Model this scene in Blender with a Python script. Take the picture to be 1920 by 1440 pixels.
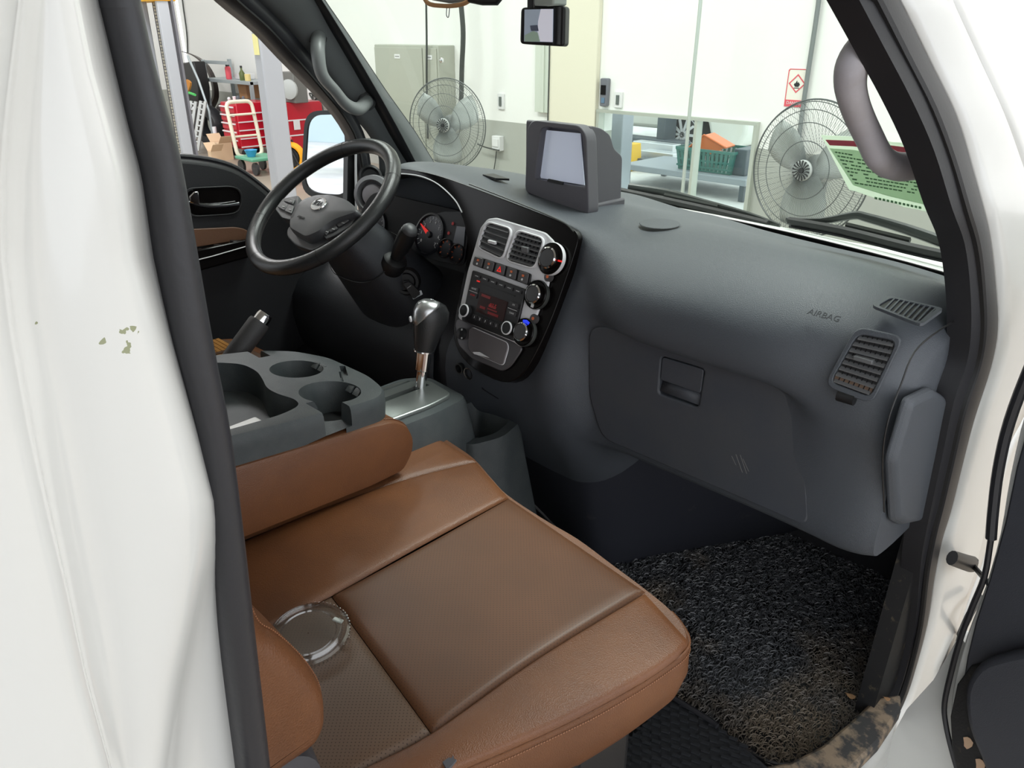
import bpy, bmesh, math, random
import numpy as np
from mathutils import Vector, Matrix
random.seed(7); rng=np.random.default_rng(7)
for o in list(bpy.data.objects): bpy.data.objects.remove(o)
SC=bpy.context.scene; COL=SC.collection
# ---------------------------------------------------------------- camera, world, lights, exposure
CAM=Vector((1.03,0.0,1.70)); FPX=1440.0; PITCH=math.radians(24.6); YAW=math.radians(45)
cd=bpy.data.cameras.new('camera'); cam=bpy.data.objects.new('camera',cd); COL.objects.link(cam)
cd.sensor_width=36; cd.lens=36*FPX/1920; cd.clip_start=.02; cd.clip_end=200
cam.location=CAM; cam.rotation_euler=(math.radians(90)-PITCH,0,YAW); SC.camera=cam
SC.view_settings.view_transform='Standard'; SC.view_settings.look='None'
SC.view_settings.gamma=1; SC.view_settings.use_curve_mapping=False
SC.view_settings.exposure=0.0
wd=bpy.data.worlds.new('world'); SC.world=wd; wd.use_nodes=True
wn=wd.node_tree; bg=wn.nodes['Background']
bg.inputs[0].default_value=(.93,.96,1,1); bg.inputs[1].default_value=2.0
def area(name,loc,rot,sx,sy,e,col=(1,1,1)):
    l=bpy.data.lights.new(name,'AREA'); l.shape='RECTANGLE'; l.size=sx; l.size_y=sy; l.energy=e; l.color=col
    o=bpy.data.objects.new(name,l); COL.objects.link(o); o.location=loc; o.rotation_euler=rot; return o
for i,(x,y) in enumerate([(-9,2.6),(-4.5,2.6),(0.5,2.6)]):
    area('ceiling_fill_light',(x,y,4.9),(0,0,0),2.4,1.0,215)  # unseen fill without fixtures, added to brighten the front wall
FW=Vector((-math.sin(YAW)*math.cos(PITCH),math.cos(YAW)*math.cos(PITCH),-math.sin(PITCH)))
RT=Vector((math.cos(YAW),math.sin(YAW),0)); UP=RT.cross(FW)
# ---------------------------------------------------------------- survey helpers: a point measured in the photograph, laid on a real plane of the cab
def ray(x,y): return FW*FPX+RT*(x-960)-UP*(y-720)
def at(x,y,ax,v):
    d=ray(x,y); return CAM+d*((v-CAM[ax])/d[ax])
V3=lambda *a: Vector(a)
class Pl:
    def __init__(s,p0,n,up=(0,0,1)):
        s.p=Vector(p0); s.n=Vector(n).normalized(); s.u=Vector(up).cross(s.n).normalized(); s.v=s.n.cross(s.u)
    def q(s,x,y,off=0):
        d=ray(x,y); p=s.p+s.n*off; return CAM+d*((p-CAM).dot(s.n)/d.dot(s.n))
    def qs(s,pts,off=0): return [s.q(x,y,off) for x,y in pts]
    def l(s,a,b,c=0): return s.p+s.u*a+s.v*b+s.n*c
    def R(s): return Matrix((s.u,s.v,s.n)).transposed()
def cr(P,k=6,closed=False):
    P=[Vector(p) for p in P]; n=len(P); out=[]
    m=n if closed else n-1
    for i in range(m):
        a=P[(i-1)%n] if (closed or i>0) else P[0]*2-P[1]; b=P[i]; c=P[(i+1)%n]
        d=P[(i+2)%n] if (closed or i+2<n) else P[-1]*2-P[-2]
        for j in range(k):
            t=j/k; out.append(.5*((2*b)+(c-a)*t+(2*a-5*b+4*c-d)*t*t+(3*b-a-3*c+d)*t**3))
    if not closed: out.append(P[-1].copy())
    return out
def rnd(P,r,k=4):
    P=[Vector(p) for p in P]; n=len(P); out=[]
    for i in range(n):
        a,b,c=P[i-1],P[i],P[(i+1)%n]
        ra=min(r,(a-b).length*.48); rc=min(r,(c-b).length*.48)
        s=b+(a-b).normalized()*ra; e=b+(c-b).normalized()*rc
        for j in range(k+1):
            t=j/k; out.append((1-t)**2*s+2*t*(1-t)*b+t*t*e)
    return out
def resam(P,n):
    P=[Vector(p) for p in P]; Q=P+[P[0]]; L=[0]
    for i in range(len(P)): L.append(L[-1]+(Q[i+1]-Q[i]).length)
    out=[]; j=0
    for i in range(n):
        t=L[-1]*i/n
        while L[j+1]<t: j+=1
        out.append(Q[j].lerp(Q[j+1],(t-L[j])/max(L[j+1]-L[j],1e-9)))
    return out
def rotm(ax,deg): return Matrix.Rotation(math.radians(deg),3,ax)
class G:
    def __init__(s): s.V=[]; s.F=[]
    def add(s,V,F):
        b=len(s.V); s.V+=[tuple(v) for v in V]; s.F+=[tuple(i+b for i in f) for f in F]; return s
    def box(s,c,sz,R=None,taper=1):
        c=Vector(c); V=[]
        for z in (-1,1):
            for x,y in ((-1,-1),(1,-1),(1,1),(-1,1)):
                k=taper if z>0 else 1
                p=Vector((x*sz[0]/2*k,y*sz[1]/2*k,z*sz[2]/2)); V.append(c+(R@p if R else p))
        return s.add(V,[(3,2,1,0),(4,5,6,7),(0,1,5,4),(1,2,6,5),(2,3,7,6),(3,0,4,7)])
    def prism(s,P,vec,tp=0):
        P=[Vector(p) for p in P]; vec=Vector(vec); n=len(P); c=sum(P,Vector())/n
        Q=[(p+(c-p).normalized()*tp if tp else p)+vec for p in P]
        return s.add(P+Q,[tuple(range(n))[::-1],tuple(range(n,2*n))]+[(i,(i+1)%n,n+(i+1)%n,n+i) for i in range(n)])
    def ring(s,O,I,vec,n=64):
        vec=Vector(vec)
        O=resam(O,n); I=resam(I,n)
        # align starts
        k=min(range(n),key=lambda j:(I[j]-O[0]).length); I=I[k:]+I[:k]
        V=O+I+[p+vec for p in O]+[p+vec for p in I]; F=[]
        for i in range(n):
            j=(i+1)%n
            F+=[(i,n+i,n+j,j),(2*n+i,2*n+j,3*n+j,3*n+i),(i,j,2*n+j,2*n+i),(n+i,3*n+i,3*n+j,n+j)]
        return s.add(V,F)
    def tube(s,P,r,n=10,closed=False,cap=True,flat=1):
        P=[Vector(p) for p in P]; m=len(P); rr=r if isinstance(r,(list,tuple)) else [r]*m
        T=[]
        for i in range(m):
            a=P[(i-1)%m] if (closed or i>0) else P[0]; b=P[(i+1)%m] if (closed or i<m-1) else P[-1]
            T.append((b-a).normalized())
        ref=Vector((0,0,1)) if abs(T[0].z)<.9 else Vector((1,0,0))
        N=(ref-T[0]*ref.dot(T[0])).normalized(); V=[]
        for i in range(m):
            N=(N-T[i]*N.dot(T[i])).normalized(); B=T[i].cross(N)
            for k in range(n):
                a=2*math.pi*k/n; V.append(P[i]+(N*math.cos(a)+B*math.sin(a)*flat)*rr[i])
        F=[]
        for i in range(m if closed else m-1):
            j=(i+1)%m
            for k in range(n): F.append((i*n+k,i*n+(k+1)%n,j*n+(k+1)%n,j*n+k))
        if not closed and cap: F+=[tuple(range(n))[::-1],tuple((m-1)*n+k for k in range(n))]
        return s.add(V,F)
    def lathe(s,prof,p0,ax,n=32,cap=True,e=(1,1)):
        p0=Vector(p0); ax=Vector(ax).normalized(); ref=Vector((0,0,1)) if abs(ax.z)<.9 else Vector((1,0,0))
        A=ref.cross(ax).normalized(); B=ax.cross(A); V=[]
        for r,h in prof:
            for k in range(n):
                a=2*math.pi*k/n; V.append(p0+ax*h+A*r*e[0]*math.cos(a)+B*r*e[1]*math.sin(a))
        m=len(prof); F=[(i*n+k,i*n+(k+1)%n,(i+1)*n+(k+1)%n,(i+1)*n+k) for i in range(m-1) for k in range(n)]
        if cap: F+=[tuple(range(n))[::-1],tuple((m-1)*n+k for k in range(n))]
        return s.add(V,F)
    def loft(s,S,closed=False,cap=False):
        m=len(S); n=len(S[0]); V=[p for r in S for p in r]; F=[]
        for i in range(m-1):
            for k in range(n if closed else n-1):
                F.append((i*n+k,i*n+(k+1)%n,(i+1)*n+(k+1)%n,(i+1)*n+k))
        if cap: F+=[tuple(range(n))[::-1],tuple((m-1)*n+k for k in range(n))]
        return s.add(V,F)
# ---------------------------------------------------------------- materials
MATS={}
def mat(name,col,rough=.5,metal=0,bump=None,col2=None,cs=8,spec=.5,coat=0,emit=0,fac=(.4,.6),kind=None,alpha=None):
    if name in MATS: return MATS[name]
    m=bpy.data.materials.new(name); m.use_nodes=True; nt=m.node_tree; b=nt.nodes['Principled BSDF']; L=nt.links
    def I(k,v): b.inputs[k].default_value=v
    c=tuple(col)+(1,); I('Base Color',c); I('Roughness',rough); I('Metallic',metal); I('Specular IOR Level',spec); I('Coat Weight',coat)
    if coat: I('Coat Roughness',.05)
    if emit: I('Emission Color',c); I('Emission Strength',emit)
    tc=nt.nodes.new('ShaderNodeTexCoord'); geo=nt.nodes.new('ShaderNodeNewGeometry')
    if col2:
        n=nt.nodes.new('ShaderNodeTexNoise'); n.inputs['Scale'].default_value=cs; n.inputs['Detail'].default_value=6; n.inputs['Roughness'].default_value=.65
        r=nt.nodes.new('ShaderNodeValToRGB'); r.color_ramp.elements[0].position=fac[0]; r.color_ramp.elements[1].position=fac[1]
        r.color_ramp.elements[0].color=c; r.color_ramp.elements[1].color=tuple(col2)+(1,)
        L.new(geo.outputs['Position'],n.inputs['Vector']); L.new(n.outputs['Fac'],r.inputs[0]); L.new(r.outputs[0],b.inputs['Base Color'])
    if bump:
        n2=nt.nodes.new('ShaderNodeTexVoronoi' if kind=='leather' else 'ShaderNodeTexNoise'); n2.inputs['Scale'].default_value=bump[0]
        bp=nt.nodes.new('ShaderNodeBump'); bp.inputs['Strength'].default_value=bump[1]; bp.inputs['Distance'].default_value=.001
        L.new(geo.outputs['Position'],n2.inputs['Vector']); L.new(n2.outputs[0],bp.inputs['Height']); L.new(bp.outputs[0],b.inputs['Normal'])
    MATS[name]=m; return m
def glassmat(name,tint,rough=0.0,refl=.03,gl=.5):
    m=bpy.data.materials.new(name); m.use_nodes=True; nt=m.node_tree; nt.nodes.clear(); N=nt.nodes.new; L=nt.links.new
    o=N('ShaderNodeOutputMaterial'); t=N('ShaderNodeBsdfTransparent'); g=N('ShaderNodeBsdfGlossy'); mx=N('ShaderNodeMixShader')
    w=N('ShaderNodeLayerWeight'); w.inputs['Blend'].default_value=.5
    p=N('ShaderNodeMath'); p.operation='POWER'; p.inputs[1].default_value=5
    k=N('ShaderNodeMath'); k.operation='MULTIPLY_ADD'; k.inputs[1].default_value=gl; k.inputs[2].default_value=refl
    t.inputs[0].default_value=tuple(tint)+(1,); g.inputs['Roughness'].default_value=rough
    L(w.outputs['Facing'],p.inputs[0]); L(p.outputs[0],k.inputs[0]); L(k.outputs[0],mx.inputs[0]); L(t.outputs[0],mx.inputs[1]); L(g.outputs[0],mx.inputs[2]); L(mx.outputs[0],o.inputs[0])
    MATS[name]=m; return m
def papermat(name,col):
    m=bpy.data.materials.new(name); m.use_nodes=True; nt=m.node_tree; nt.nodes.clear(); N=nt.nodes.new
    o=N('ShaderNodeOutputMaterial'); d=N('ShaderNodeBsdfDiffuse'); t=N('ShaderNodeBsdfTranslucent'); x=N('ShaderNodeMixShader'); x.inputs[0].default_value=.6
    d.inputs[0].default_value=t.inputs[0].default_value=tuple(col)+(1,); nt.links.new(d.outputs[0],x.inputs[1]); nt.links.new(t.outputs[0],x.inputs[2]); nt.links.new(x.outputs[0],o.inputs[0]); MATS[name]=m; return m
dash_m=mat('dash_plastic',(.068,.077,.090),.47,bump=(900,.35),kind='leather')
dash_dk=mat('lower_plastic',(.034,.038,.048),.52,bump=(700,.3),col2=(.042,.046,.056),cs=6,kind='leather')
grey_m=mat('grey_trim',(.12,.128,.13),.55,bump=(900,.25))
hand_m=mat('handle_grey',(.47,.45,.485),.5,bump=(1200,.1),col2=(.42,.395,.41),cs=15)
black_m=mat('black_plastic',(.012,.012,.013),.45,bump=(700,.2))
gloss_m=mat('piano_black',(.005,.004,.004),.2,spec=.22)
silver_m=mat('satin_silver',(.78,.78,.80),.5,.0,bump=(500,.05))
chrome_m=mat('chrome',(.85,.85,.86),.06,1)
white_p=mat('white_paint',(.72,.725,.705),.22,coat=.3,col2=(.70,.705,.68),cs=2)
rubber_m=mat('seal_rubber',(.022,.022,.026),.42,bump=(300,.15))
tan_m=mat('tan_leather',(.165,.063,.023),.42,bump=(650,.35),col2=(.138,.053,.021),cs=9,kind='leather')
tan_s=mat('tan_seam',(.13,.048,.022),.5)
tan_t=mat('tan_thread',(.30,.13,.06),.6)
wheel_m=mat('wheel_leather',(.022,.023,.024),.30,bump=(800,.25),kind='leather')
hub_m=mat('hub_plastic',(.065,.066,.07),.45,bump=(900,.2))
cons_m=mat('console_plastic',(.055,.065,.068),.5,bump=(800,.35),col2=(.07,.08,.082),cs=20,kind='leather')
lcd_m=mat('screen_reflection',(.66,.72,.86),.12,coat=.3,emit=.22)  # pale sky reflection put into the base colour and a weak glow
wallw=mat('wall_white',(.84,.84,.82),.7)
thread=mat('white_print',(.75,.75,.75),.6)
red_l=mat('red_light',(.75,.02,.015),.5,emit=.6)
org_l=mat('orange_print',(.7,.16,.05),.5)
blue_l=mat('blue_light',(.02,.05,.8),.5,emit=.8)
# perforated leather
def perfmat(name,base,dark):
    m=bpy.data.materials.new(name); m.use_nodes=True; nt=m.node_tree; b=nt.nodes['Principled BSDF']; L=nt.links
    geo=nt.nodes.new('ShaderNodeNewGeometry')
    mp=nt.nodes.new('ShaderNodeMapping'); mp.inputs['Scale'].default_value=(235,235,0); L.new(geo.outputs['Position'],mp.inputs[0])
    mp.inputs['Rotation'].default_value=(0,0,.78)
    fr=nt.nodes.new('ShaderNodeVectorMath'); fr.operation='FRACTION'; L.new(mp.outputs[0],fr.inputs[0])
    sb=nt.nodes.new('ShaderNodeVectorMath'); sb.operation='SUBTRACT'; sb.inputs[1].default_value=(.5,.5,0); L.new(fr.outputs[0],sb.inputs[0])
    ln=nt.nodes.new('ShaderNodeVectorMath'); ln.operation='LENGTH'; L.new(sb.outputs[0],ln.inputs[0])
    st=nt.nodes.new('ShaderNodeMath'); st.operation='LESS_THAN'; st.inputs[1].default_value=.17; L.new(ln.outputs['Value'],st.inputs[0])
    n=nt.nodes.new('ShaderNodeTexNoise'); n.inputs['Scale'].default_value=7; L.new(geo.outputs['Position'],n.inputs['Vector'])
    r=nt.nodes.new('ShaderNodeValToRGB'); r.color_ramp.elements[0].color=tuple(base)+(1,); r.color_ramp.elements[1].color=tuple(c*.86 for c in base)+(1,)
    r.color_ramp.elements[0].position=.4; r.color_ramp.elements[1].position=.62
    L.new(n.outputs[0],r.inputs[0])
    mx=nt.nodes.new('ShaderNodeMix'); mx.data_type='RGBA'; L.new(st.outputs[0],mx.inputs[0]); L.new(r.outputs[0],mx.inputs[6]); mx.inputs[7].default_value=tuple(dark)+(1,)
    L.new(mx.outputs[2],b.inputs['Base Color']); b.inputs['Roughness'].default_value=.42; b.inputs['Specular IOR Level'].default_value=.4
    bp=nt.nodes.new('ShaderNodeBump'); bp.invert=True; bp.inputs['Strength'].default_value=.5; bp.inputs['Distance'].default_value=.001
    L.new(st.outputs[0],bp.inputs['Height']); L.new(bp.outputs[0],b.inputs['Normal'])
    return m
perf_m=perfmat('perforated_leather',(.125,.053,.024),(.07,.03,.016))
# ---------------------------------------------------------------- object helpers
WL={}
def thing(name,label,cat,loc=(0,0,0),group=None,kind=None):
    o=bpy.data.objects.new(name,None); COL.objects.link(o); o.location=loc; o.empty_display_size=.05
    o['label']=label; o['category']=cat
    if group: o['group']=group
    if kind: o['kind']=kind
    WL[o.name]=Vector(loc); return o
def tag(o,label,cat,group=None,kind=None):
    if label: o['label']=label
    if cat: o['category']=cat
    if group: o['group']=group
    if kind: o['kind']=kind
    return o
def part(name,g,m,parent=None,bev=0,sub=0,smooth=True,solid=0,ang=38,label=None,kind=None,seg=2,mats=None):
    V=np.array(g.V,dtype=float); c=(V.min(0)+V.max(0))/2
    me=bpy.data.meshes.new(name); me.from_pydata((V-c).tolist(),[],g.F); me.update()
    bm=bmesh.new(); bm.from_mesh(me); bmesh.ops.remove_doubles(bm,verts=bm.verts,dist=1e-6); bmesh.ops.recalc_face_normals(bm,faces=bm.faces); bm.to_mesh(me); bm.free()
    me.materials.append(m)
    if smooth:
        me.shade_smooth()
        if not sub: me.set_sharp_from_angle(angle=math.radians(ang))
    o=bpy.data.objects.new(name,me); COL.objects.link(o)
    w=Vector(c)
    o.location=w-(WL[parent.name] if parent else Vector()); o.parent=parent; WL[o.name]=w
    if solid:
        md=o.modifiers.new('s','SOLIDIFY'); md.thickness=solid; md.offset=0
    if bev:
        md=o.modifiers.new('b','BEVEL'); md.width=bev; md.segments=seg; md.limit_method='ANGLE'; md.angle_limit=math.radians(35); md.harden_normals=False
    if sub:
        md=o.modifiers.new('u','SUBSURF'); md.levels=sub; md.render_levels=sub
    if label: o['label']=label
    if kind: o['kind']=kind
    return o
def text(name,s,size,pl,P,m,parent,off=.001,depth=.0004,rot=0,sx=1):
    """lettering as real thin mesh lying on plane pl, centred at world point P"""
    cu=bpy.data.curves.new('t','FONT'); cu.body=s; cu.size=size; cu.extrude=depth; cu.align_x='CENTER'; cu.align_y='CENTER'; cu.resolution_u=2
    t=bpy.data.objects.new('t',cu); me=bpy.data.meshes.new_from_object(t); bpy.data.objects.remove(t)
    g=G(); R=pl.R()@rotm('Z',rot)
    g.add([Vector(P)+R@Vector((v.co.x*sx,v.co.y,v.co.z+off)) for v in me.vertices],[tuple(p.vertices) for p in me.polygons])
    bpy.data.meshes.remove(me)
    return part(name,g,m,parent,smooth=False)
def dup(root,loc,label=None,group=None,rotz=0):
    r=root.copy(); COL.objects.link(r); r.location=loc; r.rotation_euler=(0,0,rotz)
    if label: r['label']=label
    if group: r['group']=group
    for ch in [o for o in COL.objects if o.parent==root]:
        c=ch.copy(); COL.objects.link(c); c.parent=r
        for gch in [o for o in COL.objects if o.parent==ch]:
            d=gch.copy(); COL.objects.link(d); d.parent=c
    return r
def band(L,R,xs,bulge,depth,k=6,sm=4,back=True):
    """a strip between two measured edges on x=const planes (door seal, pillar flange), domed by bulge, with depth"""
    n=len(L); 
    if not isinstance(xs,(list,tuple)): xs=[xs]*n
    A=cr([at(*L[i],0,xs[i]) for i in range(n)],sm); B=cr([at(*R[i],0,xs[i]) for i in range(n)],sm); S=[]
    for a,b in zip(A,B):
        row=[a+V3(-depth,0,0)]
        for j in range(k+1):
            t=j/k; row.append(a.lerp(b,t)+V3(bulge*math.sin(math.pi*t)**.7,0,0))
        row.append(b+V3(-depth,0,0)); S.append(row)
    return G().loft(S,closed=True,cap=True)
def boolcut(o,cutters):
    """carve real pockets into a mesh; the cutters are deleted again"""
    for g in cutters:
        c=part('cutter',g,black_m,None,smooth=False); c2=o.modifiers.new('c','BOOLEAN'); c2.object=c; c2.operation='DIFFERENCE'; c2.solver='EXACT'
        dg=bpy.context.evaluated_depsgraph_get(); dg.update(); me=bpy.data.meshes.new_from_object(o.evaluated_get(dg))
        o.modifiers.clear(); o.data=me; bpy.data.objects.remove(c)
    me.shade_smooth(); me.set_sharp_from_angle(angle=math.radians(38)); return o
def patch(curves,z0,crown,drop=.005,n=18,m=18,ed=.06):
    """leather panel between four measured edge curves (A: v=0, B: v=1, both running u 0..1)"""
    A,B=curves; A=resam_o(cr([at(x,y,2,z) for x,y,z in [(p+(z0,))[:3] for p in A]],6),n+1); B=resam_o(cr([at(x,y,2,z) for x,y,z in [(p+(z0,))[:3] for p in B]],6),n+1)
    S=[]
    us=[0,.012,.035]+list(np.linspace(.08,.92,n-5))+[.965,.988,1]
    vs=[0,.012,.035]+list(np.linspace(.08,.92,m-5))+[.965,.988,1]
    def ev(L,u): f=u*(len(L)-1); i=min(int(f),len(L)-2); return L[i].lerp(L[i+1],f-i)
    for u in us:
        a=ev(A,u); b=ev(B,u); r=[]
        for v in vs:
            e=min(u,1-u,v,1-v); k=math.sqrt(max(0,1-(1-min(e/ed,1))**2))
            r.append(a.lerp(b,v)+V3(0,0,-drop*(1-k)+crown*16*u*(1-u)*v*(1-v)*.25*1.0+0))
        S.append(r)
    return G().loft(S)
def resam_o(P,n):
    L=[0]
    for i in range(len(P)-1): L.append(L[-1]+(P[i+1]-P[i]).length)
    out=[]; j=0
    for i in range(n):
        t=L[-1]*i/(n-1)
        while j<len(P)-2 and L[j+1]<t: j+=1
        out.append(P[j].lerp(P[j+1],(t-L[j])/max(L[j+1]-L[j],1e-9)))
    return out
# ================================================================ GARAGE (setting)
floor_m=mat('concrete_floor',(.37,.315,.255),.35,col2=(.32,.275,.225),cs=1.2)
WY=6.6
def paintwall():
    m=mat('painted_wall',(.86,.86,.83),.6,bump=(60,.05)); nt=m.node_tree; b=nt.nodes['Principled BSDF']
    g=nt.nodes.new('ShaderNodeNewGeometry'); s=nt.nodes.new('ShaderNodeSeparateXYZ'); c=nt.nodes.new('ShaderNodeMath'); c.operation='GREATER_THAN'; c.inputs[1].default_value=.755
    mx=nt.nodes.new('ShaderNodeMix'); mx.data_type='RGBA'; nt.links.new(g.outputs['Position'],s.inputs[0]); nt.links.new(s.outputs['Z'],c.inputs[0]); nt.links.new(c.outputs[0],mx.inputs[0])
    mx.inputs[6].default_value=(.42,.43,.39,1); mx.inputs[7].default_value=(.88,.88,.85,1); nt.links.new(mx.outputs[2],b.inputs['Base Color']); return m
pw=paintwall()
def struct(name,g,m,**k): o=part(name,g,m,**k); o['kind']='structure'; return o
struct('floor',G().box((-4,1.35,-.05),(21,10.7,.1)),floor_m)
wx0,wx1,wz0,wz1=-4.27,-2.48,.12,.965; wm=-3.09
g=G(); g.box(((-14+wx0)/2,WY+.1,2.6),(wx0+14,.2,5.2)); g.box(((wx1+6.5)/2,WY+.1,2.6),(6.5-wx1,.2,5.2))
g.box(((wx0+wx1)/2,WY+.1,(wz1+5.2)/2),(wx1-wx0,.2,5.2-wz1)); g.box(((wx0+wx1)/2,WY+.1,wz0/2),(wx1-wx0,.2,wz0))
struct('wall_front',g,pw)
struct('wall_left',G().box((-14.1,1.4,2.6),(.2,10.3,5.2)),pw)
struct('ceiling',G().box((-4,1.4,5.3),(21,10.6,.2)),mat('ceiling_white',(.75,.75,.73),.8))
# beige boxed column between wall and window, its trims
beige=mat('beige_column',(.78,.74,.60),.6)
struct('trim_1',G().box(((-4.96-4.30)/2,WY-.03,2.6),(.66,.06,5.2)),beige,bev=.01)
g=G(); g.box((-5.06,WY-.03,3.05),(.20,.05,4.3)); g.box((-5.03,WY-.06,3.05),(.03,.03,4.3)); struct('trim_2',g,mat('trim_grey_green',(.62,.66,.58),.5))
# window in the wall
w1=G(); t=.035
for x in (wx0,wx1,wm): w1.box((x,WY+.0,(wz0+wz1)/2),(t if x!=wm else .03,.10,wz1-wz0-.03))
for z in (wz0,wz1): w1.box(((wx0+wx1)/2,WY+.0,z),(wx1-wx0+t,.11,.03))
alu=mat('window_frame_metal',(.55,.58,.52),.4,.5)
wf=struct('window_1',w1,alu)
glassmat('pane_glass',(.96,.99,.98))
for a,b in ((wx0+.02,wm-.015),(wm+.015,wx1-.02)):
    part('pane',G().box(((a+b)/2,WY+.03,(wz0+wz1)/2),(b-a,.006,wz1-wz0-.03)),MATS['pane_glass'],wf,smooth=False)
# yard behind the window
yard=mat('yard_concrete',(.80,.80,.78),.7,col2=(.6,.6,.6),cs=1)
struct('ground_outside',G().box((-8,15,-.055),(26,16.4,.1)),yard)
struct('yard_wall',G().box((-8,23.3,2),(26,.2,6)),wallw)
# raised car behind the window: body with sill, wheel with ten spokes, lamp
wc=at(1283,252,2,.33); yc=wc.y
def car(name,label,c,L,dirx=1,paint=None):
    t=thing(name,label,'car',(c.x,c.y,0))
    x=c.x; s=dirx; y=c.y
    prof=[(-3.9,.30),(-3.95,.62),(-3.6,.95),(-2.9,1.05),(-2.3,1.5),(-.9,1.55),(.0,1.12),(.75,.98),(.98,.72),(1.0,.40),(.9,.22),(.45,.2)]
    arch=[(.42*math.cos(a),-.02+.42*math.sin(a)) for a in np.linspace(.15,math.pi-.15,9)]
    arch2=[(-2.75+.42*math.cos(a),-.02+.42*math.sin(a)) for a in np.linspace(.15,math.pi-.15,9)]
    P=[(x+s*a,y,b) for a,b in prof]+[(x+s*a,y,.33+b) for a,b in arch]+[(x+s*a,y,.33+b) for a,b in arch2]
    part('body',G().prism(P,(0,1.7,0)),paint,t,bev=.06,seg=3)
    for dx in (0,-2.75):
        w=part('wheel',G().lathe([(.05,-.02),(.24,-.02),(.33,0),(.34,.05),(.34,.2),(.3,.22)],(x+s*dx,y-.02,.33),(0,1,0)),rubber_m,t)
        g=G(); g.lathe([(.225,0),(.25,-.02),(.25,.02),(.225,.02)],(x+s*dx,y-.03,.33),(0,1,0),cap=False)
        for k in range(10):
            a=k*math.pi/5; g.box((x+s*dx+.12*math.cos(a),y-.05,.33+.12*math.sin(a)),(.2,.02,.035),rotm('Y',-math.degrees(a)))
        part('rim',g,silver_m,w)
    part('headlamp',G().box((x+s*.86,y+.1,.66),(.25,.25,.16)),mat('lamp_glass',(.6,.62,.66),.1,.4),t,bev=.03)
    part('window',G().prism([(x+s*a,y-.005,0+b) for a,b in ((-2.6,1.1),(-2.1,1.42),(-1,1.46),(-.35,1.1))],(0,.01,0)),gloss_m,t)
    return t
car('white_car','white car with spoked alloy wheel seen through the low wall window',wc,4,1,mat('car_white',(.82,.82,.76),.25,coat=.5))
wc2=at(1395,250,2,.33)
car2=thing('parked_car','second white car behind the first, its grille right of the crate','car',(wc2.x,wc2.y+1.2,0))
p=Vector((wc2.x,wc2.y+1.2,0))
part('body',G().prism([p+V3(a,0,b) for a,b in ((-.85,.15),(-.9,.6),(-.8,.95),(-.6,1.4),(.6,1.4),(.8,.95),(.9,.6),(.85,.15))],(0,3.6,0)),MATS['car_white'],car2,bev=.08,seg=3)
g=G()
for i in range(4): g.box(p+V3(0,-.03,.42+i*.08),(1.0,.05,.035))
part('grille',g,chrome_m,car2)
for sx in (-.78,.78): part('wheel',G().lathe([(.1,-.1),(.32,-.1),(.34,-.05),(.34,.05),(.32,.1),(.1,.1)],p+V3(sx,.5,.34),(1,0,0)),rubber_m,car2)
part('licence_plate',G().box(p+V3(.1,-.07,.32),(.5,.02,.12)),thread,car2)
# lift column, bench, baskets in the yard bay
steel_b=mat('lift_blue_grey',(.42,.45,.50),.4,.2); darkm=mat('dark_steel',(.10,.12,.14),.5)
def pxbox(px0,py0,px1,py1,y,dep,z0=None):
    a=at(px0,(py0+py1)/2,1,y); b=at(px1,(py0+py1)/2,1,y); m=(px0+px1)/2
    zt=at(m,py0,1,y).z; zb=at(m,py1,1,y).z if z0 is None else z0
    return ((a.x+b.x)/2,y+dep/2,(zt+zb)/2),(b.x-a.x,dep,zt-zb)
c,s=pxbox(1128,200,1166,320,7.1,.2,0); t=tag(part('steel_column',G().box(c,s),steel_b,bev=.01),'pale blue steel column at the left end of the low window','column')
c,s=pxbox(1232,180,1247,290,9.8,.3,0); t=thing('vehicle_lift_post','dark two-post lift column behind the low window','lift',(c[0],c[1],0))
part('column',G().box(c,s),darkm,t,bev=.01)
part('lift_arm',G().box((c[0]-.9,c[1]-.1,at(1240,287,1,9).z),(2.6,.3,.12)),darkm,t,bev=.01)
c,s=pxbox(1166,270,1185,278,8.6,.25,0); t=tag(part('lift_pad',G().box(c,s,taper=.8),mat('caution_yellow',(.9,.55,.05),.5),bev=.01),'yellow ramp block on the floor behind the low window','block')
yb=7.8
bc,bs=pxbox(1165,322,1400,334,yb,.9)
bench=thing('steel_workbench','dark steel bench under the green basket behind the window','bench',(bc[0],bc[1],0))
part('bench_top',G().box(bc,bs),mat('bench_grey',(.35,.38,.42),.4),bench,bev=.01)
for sx in (-1,1):
    for sy in (-1,1): part('leg',G().box((bc[0]+sx*(bs[0]/2-.05),bc[1]+sy*.4,bc[2]/2),(.06,.06,bc[2])),darkm,bench)
bt=bc[2]+bs[2]/2
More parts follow.
